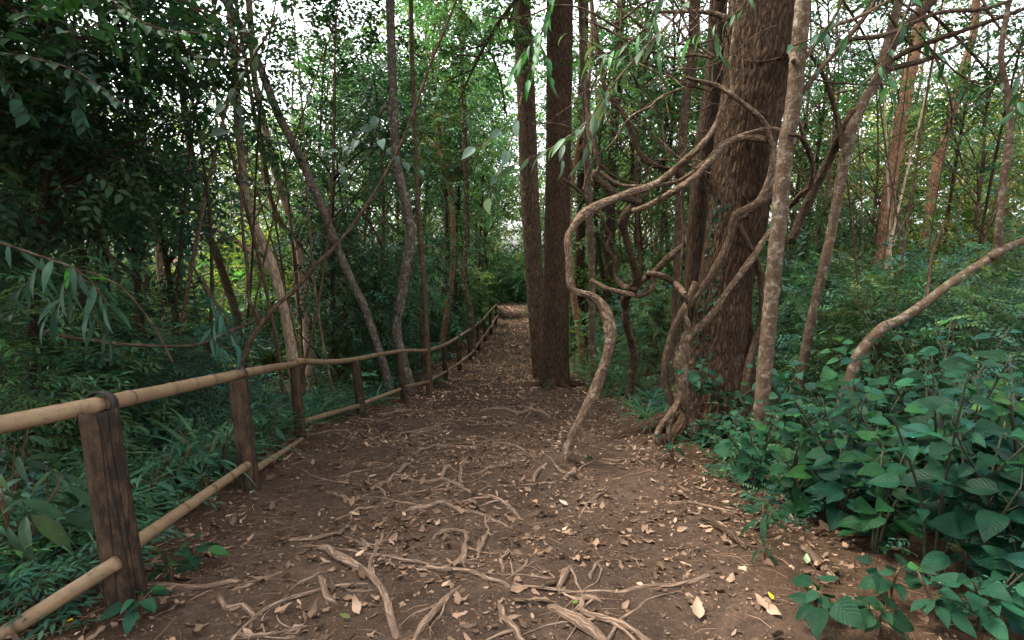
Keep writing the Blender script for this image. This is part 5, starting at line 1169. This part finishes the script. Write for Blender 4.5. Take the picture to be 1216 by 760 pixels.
hanging('twig of long green leaves above the vine knot', [(800, -40), (780, 10), (760, 40), (730, 60), (705, 68)], 3.8, 'blade', .05, .16, GR, 3, twigs=[[(780, 10), (770, 45), (745, 66), (720, 72)], [(770, 25), (790, 50), (784, 62)]])
hanging('branch of broad dark leaves under the sky at the upper edge above the mottled trunk', [(1010, -60), (1000, 0), (985, 30), (965, 45), (940, 55)], 3.6, 'lance', .07, .13, (.018, .05, .026), 3, twigs=[[(1000, 0), (1008, 40), (1000, 75)], [(985, 30), (975, 60), (970, 80)]])
hanging('dark leafy twig hanging between lichen-spotted tree and red trunk', [(1100, -60), (1075, 20), (1050, 70), (1030, 95), (1010, 110)], 4.2, 'lance', .07, .15, (.018, .06, .026), 3, twigs=[[(1050, 70), (1055, 100), (1060, 125)], [(1075, 20), (1100, 50), (1120, 75)]])
hanging('leafy twig dangling beside the upturned tip of the leaning bough', [(1290, 20), (1240, 60), (1218, 85), (1200, 95), (1180, 100)], 3.2, 'lance', .045, .14, (.022, .065, .035), 3, twigs=[[(1218, 85), (1212, 110), (1206, 130)]])
hanging('arching cane of narrow blade leaves over the nearest fence post', [(-60, 270), (0, 288), (50, 305), (85, 318), (112, 338), (126, 360)], 3.0, 'blade', .035, .20, (.03, .075, .05), 4, droop=.7, twigs=[[(85, 318), (80, 345), (62, 372)], [(120, 340), (110, 370), (125, 395)], [(50, 305), (40, 330), (20, 345)]])
hanging('sunlit single cane tip over the nearest fence post', [(205, 430), (190, 400), (170, 370), (148, 345), (120, 328), (84, 318)], 3.1, 'lance', .16, .2, (.06, .20, .04), 3, from_t=.7)
hanging('twig of limp leaves hanging over the second fence post', [(240, 330), (262, 372), (276, 395), (284, 410)], 4.0, 'blade', .03, .17, (.02, .06, .036), 3, droop=.8, twigs=[[(262, 372), (250, 395), (262, 412)]])
hanging('twig with a few grey-green oval leaves in the dim foliage near the slanting grey trunk', [(330, 20), (300, 70), (275, 110), (255, 140), (240, 155)], 4.2, 'oval', .075, .13, (.06, .09, .07), 2.5, twigs=[[(275, 110), (290, 140), (268, 155)], [(300, 70), (245, 70), (225, 62)]])
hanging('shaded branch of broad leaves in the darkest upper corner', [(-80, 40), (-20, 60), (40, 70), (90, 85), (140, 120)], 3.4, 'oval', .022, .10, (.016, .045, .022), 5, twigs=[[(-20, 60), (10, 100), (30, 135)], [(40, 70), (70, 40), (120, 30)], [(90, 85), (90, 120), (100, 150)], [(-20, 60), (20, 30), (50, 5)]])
hanging('leafy branch with yellowing tips across the upper dark foliage', [(60, -70), (110, -20), (150, 15), (190, 35), (240, 40)], 3.6, 'oval', .022, .09, (.026, .06, .02), 5, twigs=[[(110, -20), (120, 25), (135, 55)], [(150, 15), (165, 50), (160, 80)], [(190, 35), (210, 60), (225, 75)], [(110, -20), (60, 10), (30, 20)]])
hanging('sprig of broad leaves beside the dark understory trees', [(460, 120), (440, 150), (420, 170), (400, 178)], 4.5, 'oval', .05, .11, (.045, .08, .06), 2, twigs=[[(440, 150), (470, 185), (505, 205)], [(420, 170), (410, 190), (408, 205)]])
hanging('slim twig with two pale leaves in the bright sky gap', [(620, 110), (612, 150), (600, 185), (588, 210), (580, 236)], 4.2, 'oval', .12, .13, (.07, .11, .08), 2, 'vine', twigs=[[(600, 150), (570, 172), (545, 180)]])
hanging('green leaf cluster hanging in front of the vines at the top', [(905, -40), (880, 10), (850, 30), (820, 45), (790, 58)], 4.0, 'blade', .06, .15, GR, 2.5, twigs=[[(850, 30), (855, 60), (845, 80)]])

rs = random.Random(77)
for i in range(52):
    if i >= 36: x, y, dq = rs.uniform(745, 930), rs.uniform(-10, 330), rs.uniform(6.6, 7.3)
    elif i < 24: x, y, dq = rs.uniform(690, 860), rs.uniform(-20, 120), rs.uniform(5.2, 7.2)
    else: x, y, dq = rs.uniform(950, 1200), rs.uniform(-20, 110), rs.uniform(5.5, 8.5)
    an = rs.uniform(-.9, 1.4) + (PI if rs.random() < .5 else 0); P = []; wd = rs.uniform(1.6, 3.4)
    for k in range(9):
        P.append(np.r_[at(x, y, dq), wd * (1 - .07 * k) * dq / F / 2]); an += rs.uniform(-.45, .45); x += math.cos(an) * 22; y += math.sin(an) * 22; dq += rs.uniform(-.12, .12)
    g = Geo(); S = tube(g, P, 6, .04)
    for q in range(3):
        a = S[rs.randrange(4, len(S) - 4)]; T = np.array([rs.gauss(0, 1), rs.gauss(0, .4), rs.gauss(0, 1)]); T /= np.linalg.norm(T); L = rs.uniform(.15, .4)
        tube(g, [np.r_[a[:3], a[3] * .6], np.r_[a[:3] + T * L * .5 + np.array([.02, 0, .02]), a[3] * .45], np.r_[a[:3] + T * L, a[3] * .2]], 5, .05)
    o = g.build('bare_twig', M[rs.choice(['vine', 'vinedark', 'vinedark'])], None, tuple(P[4][:3])); later(o, 'bare thin twig tangled in the air', 'twig', 'bare twigs among the upper vines')
settle_labels()
for o in list(bpy.data.objects):
    if o.type == 'EMPTY' and not o.children: bpy.data.objects.remove(o)
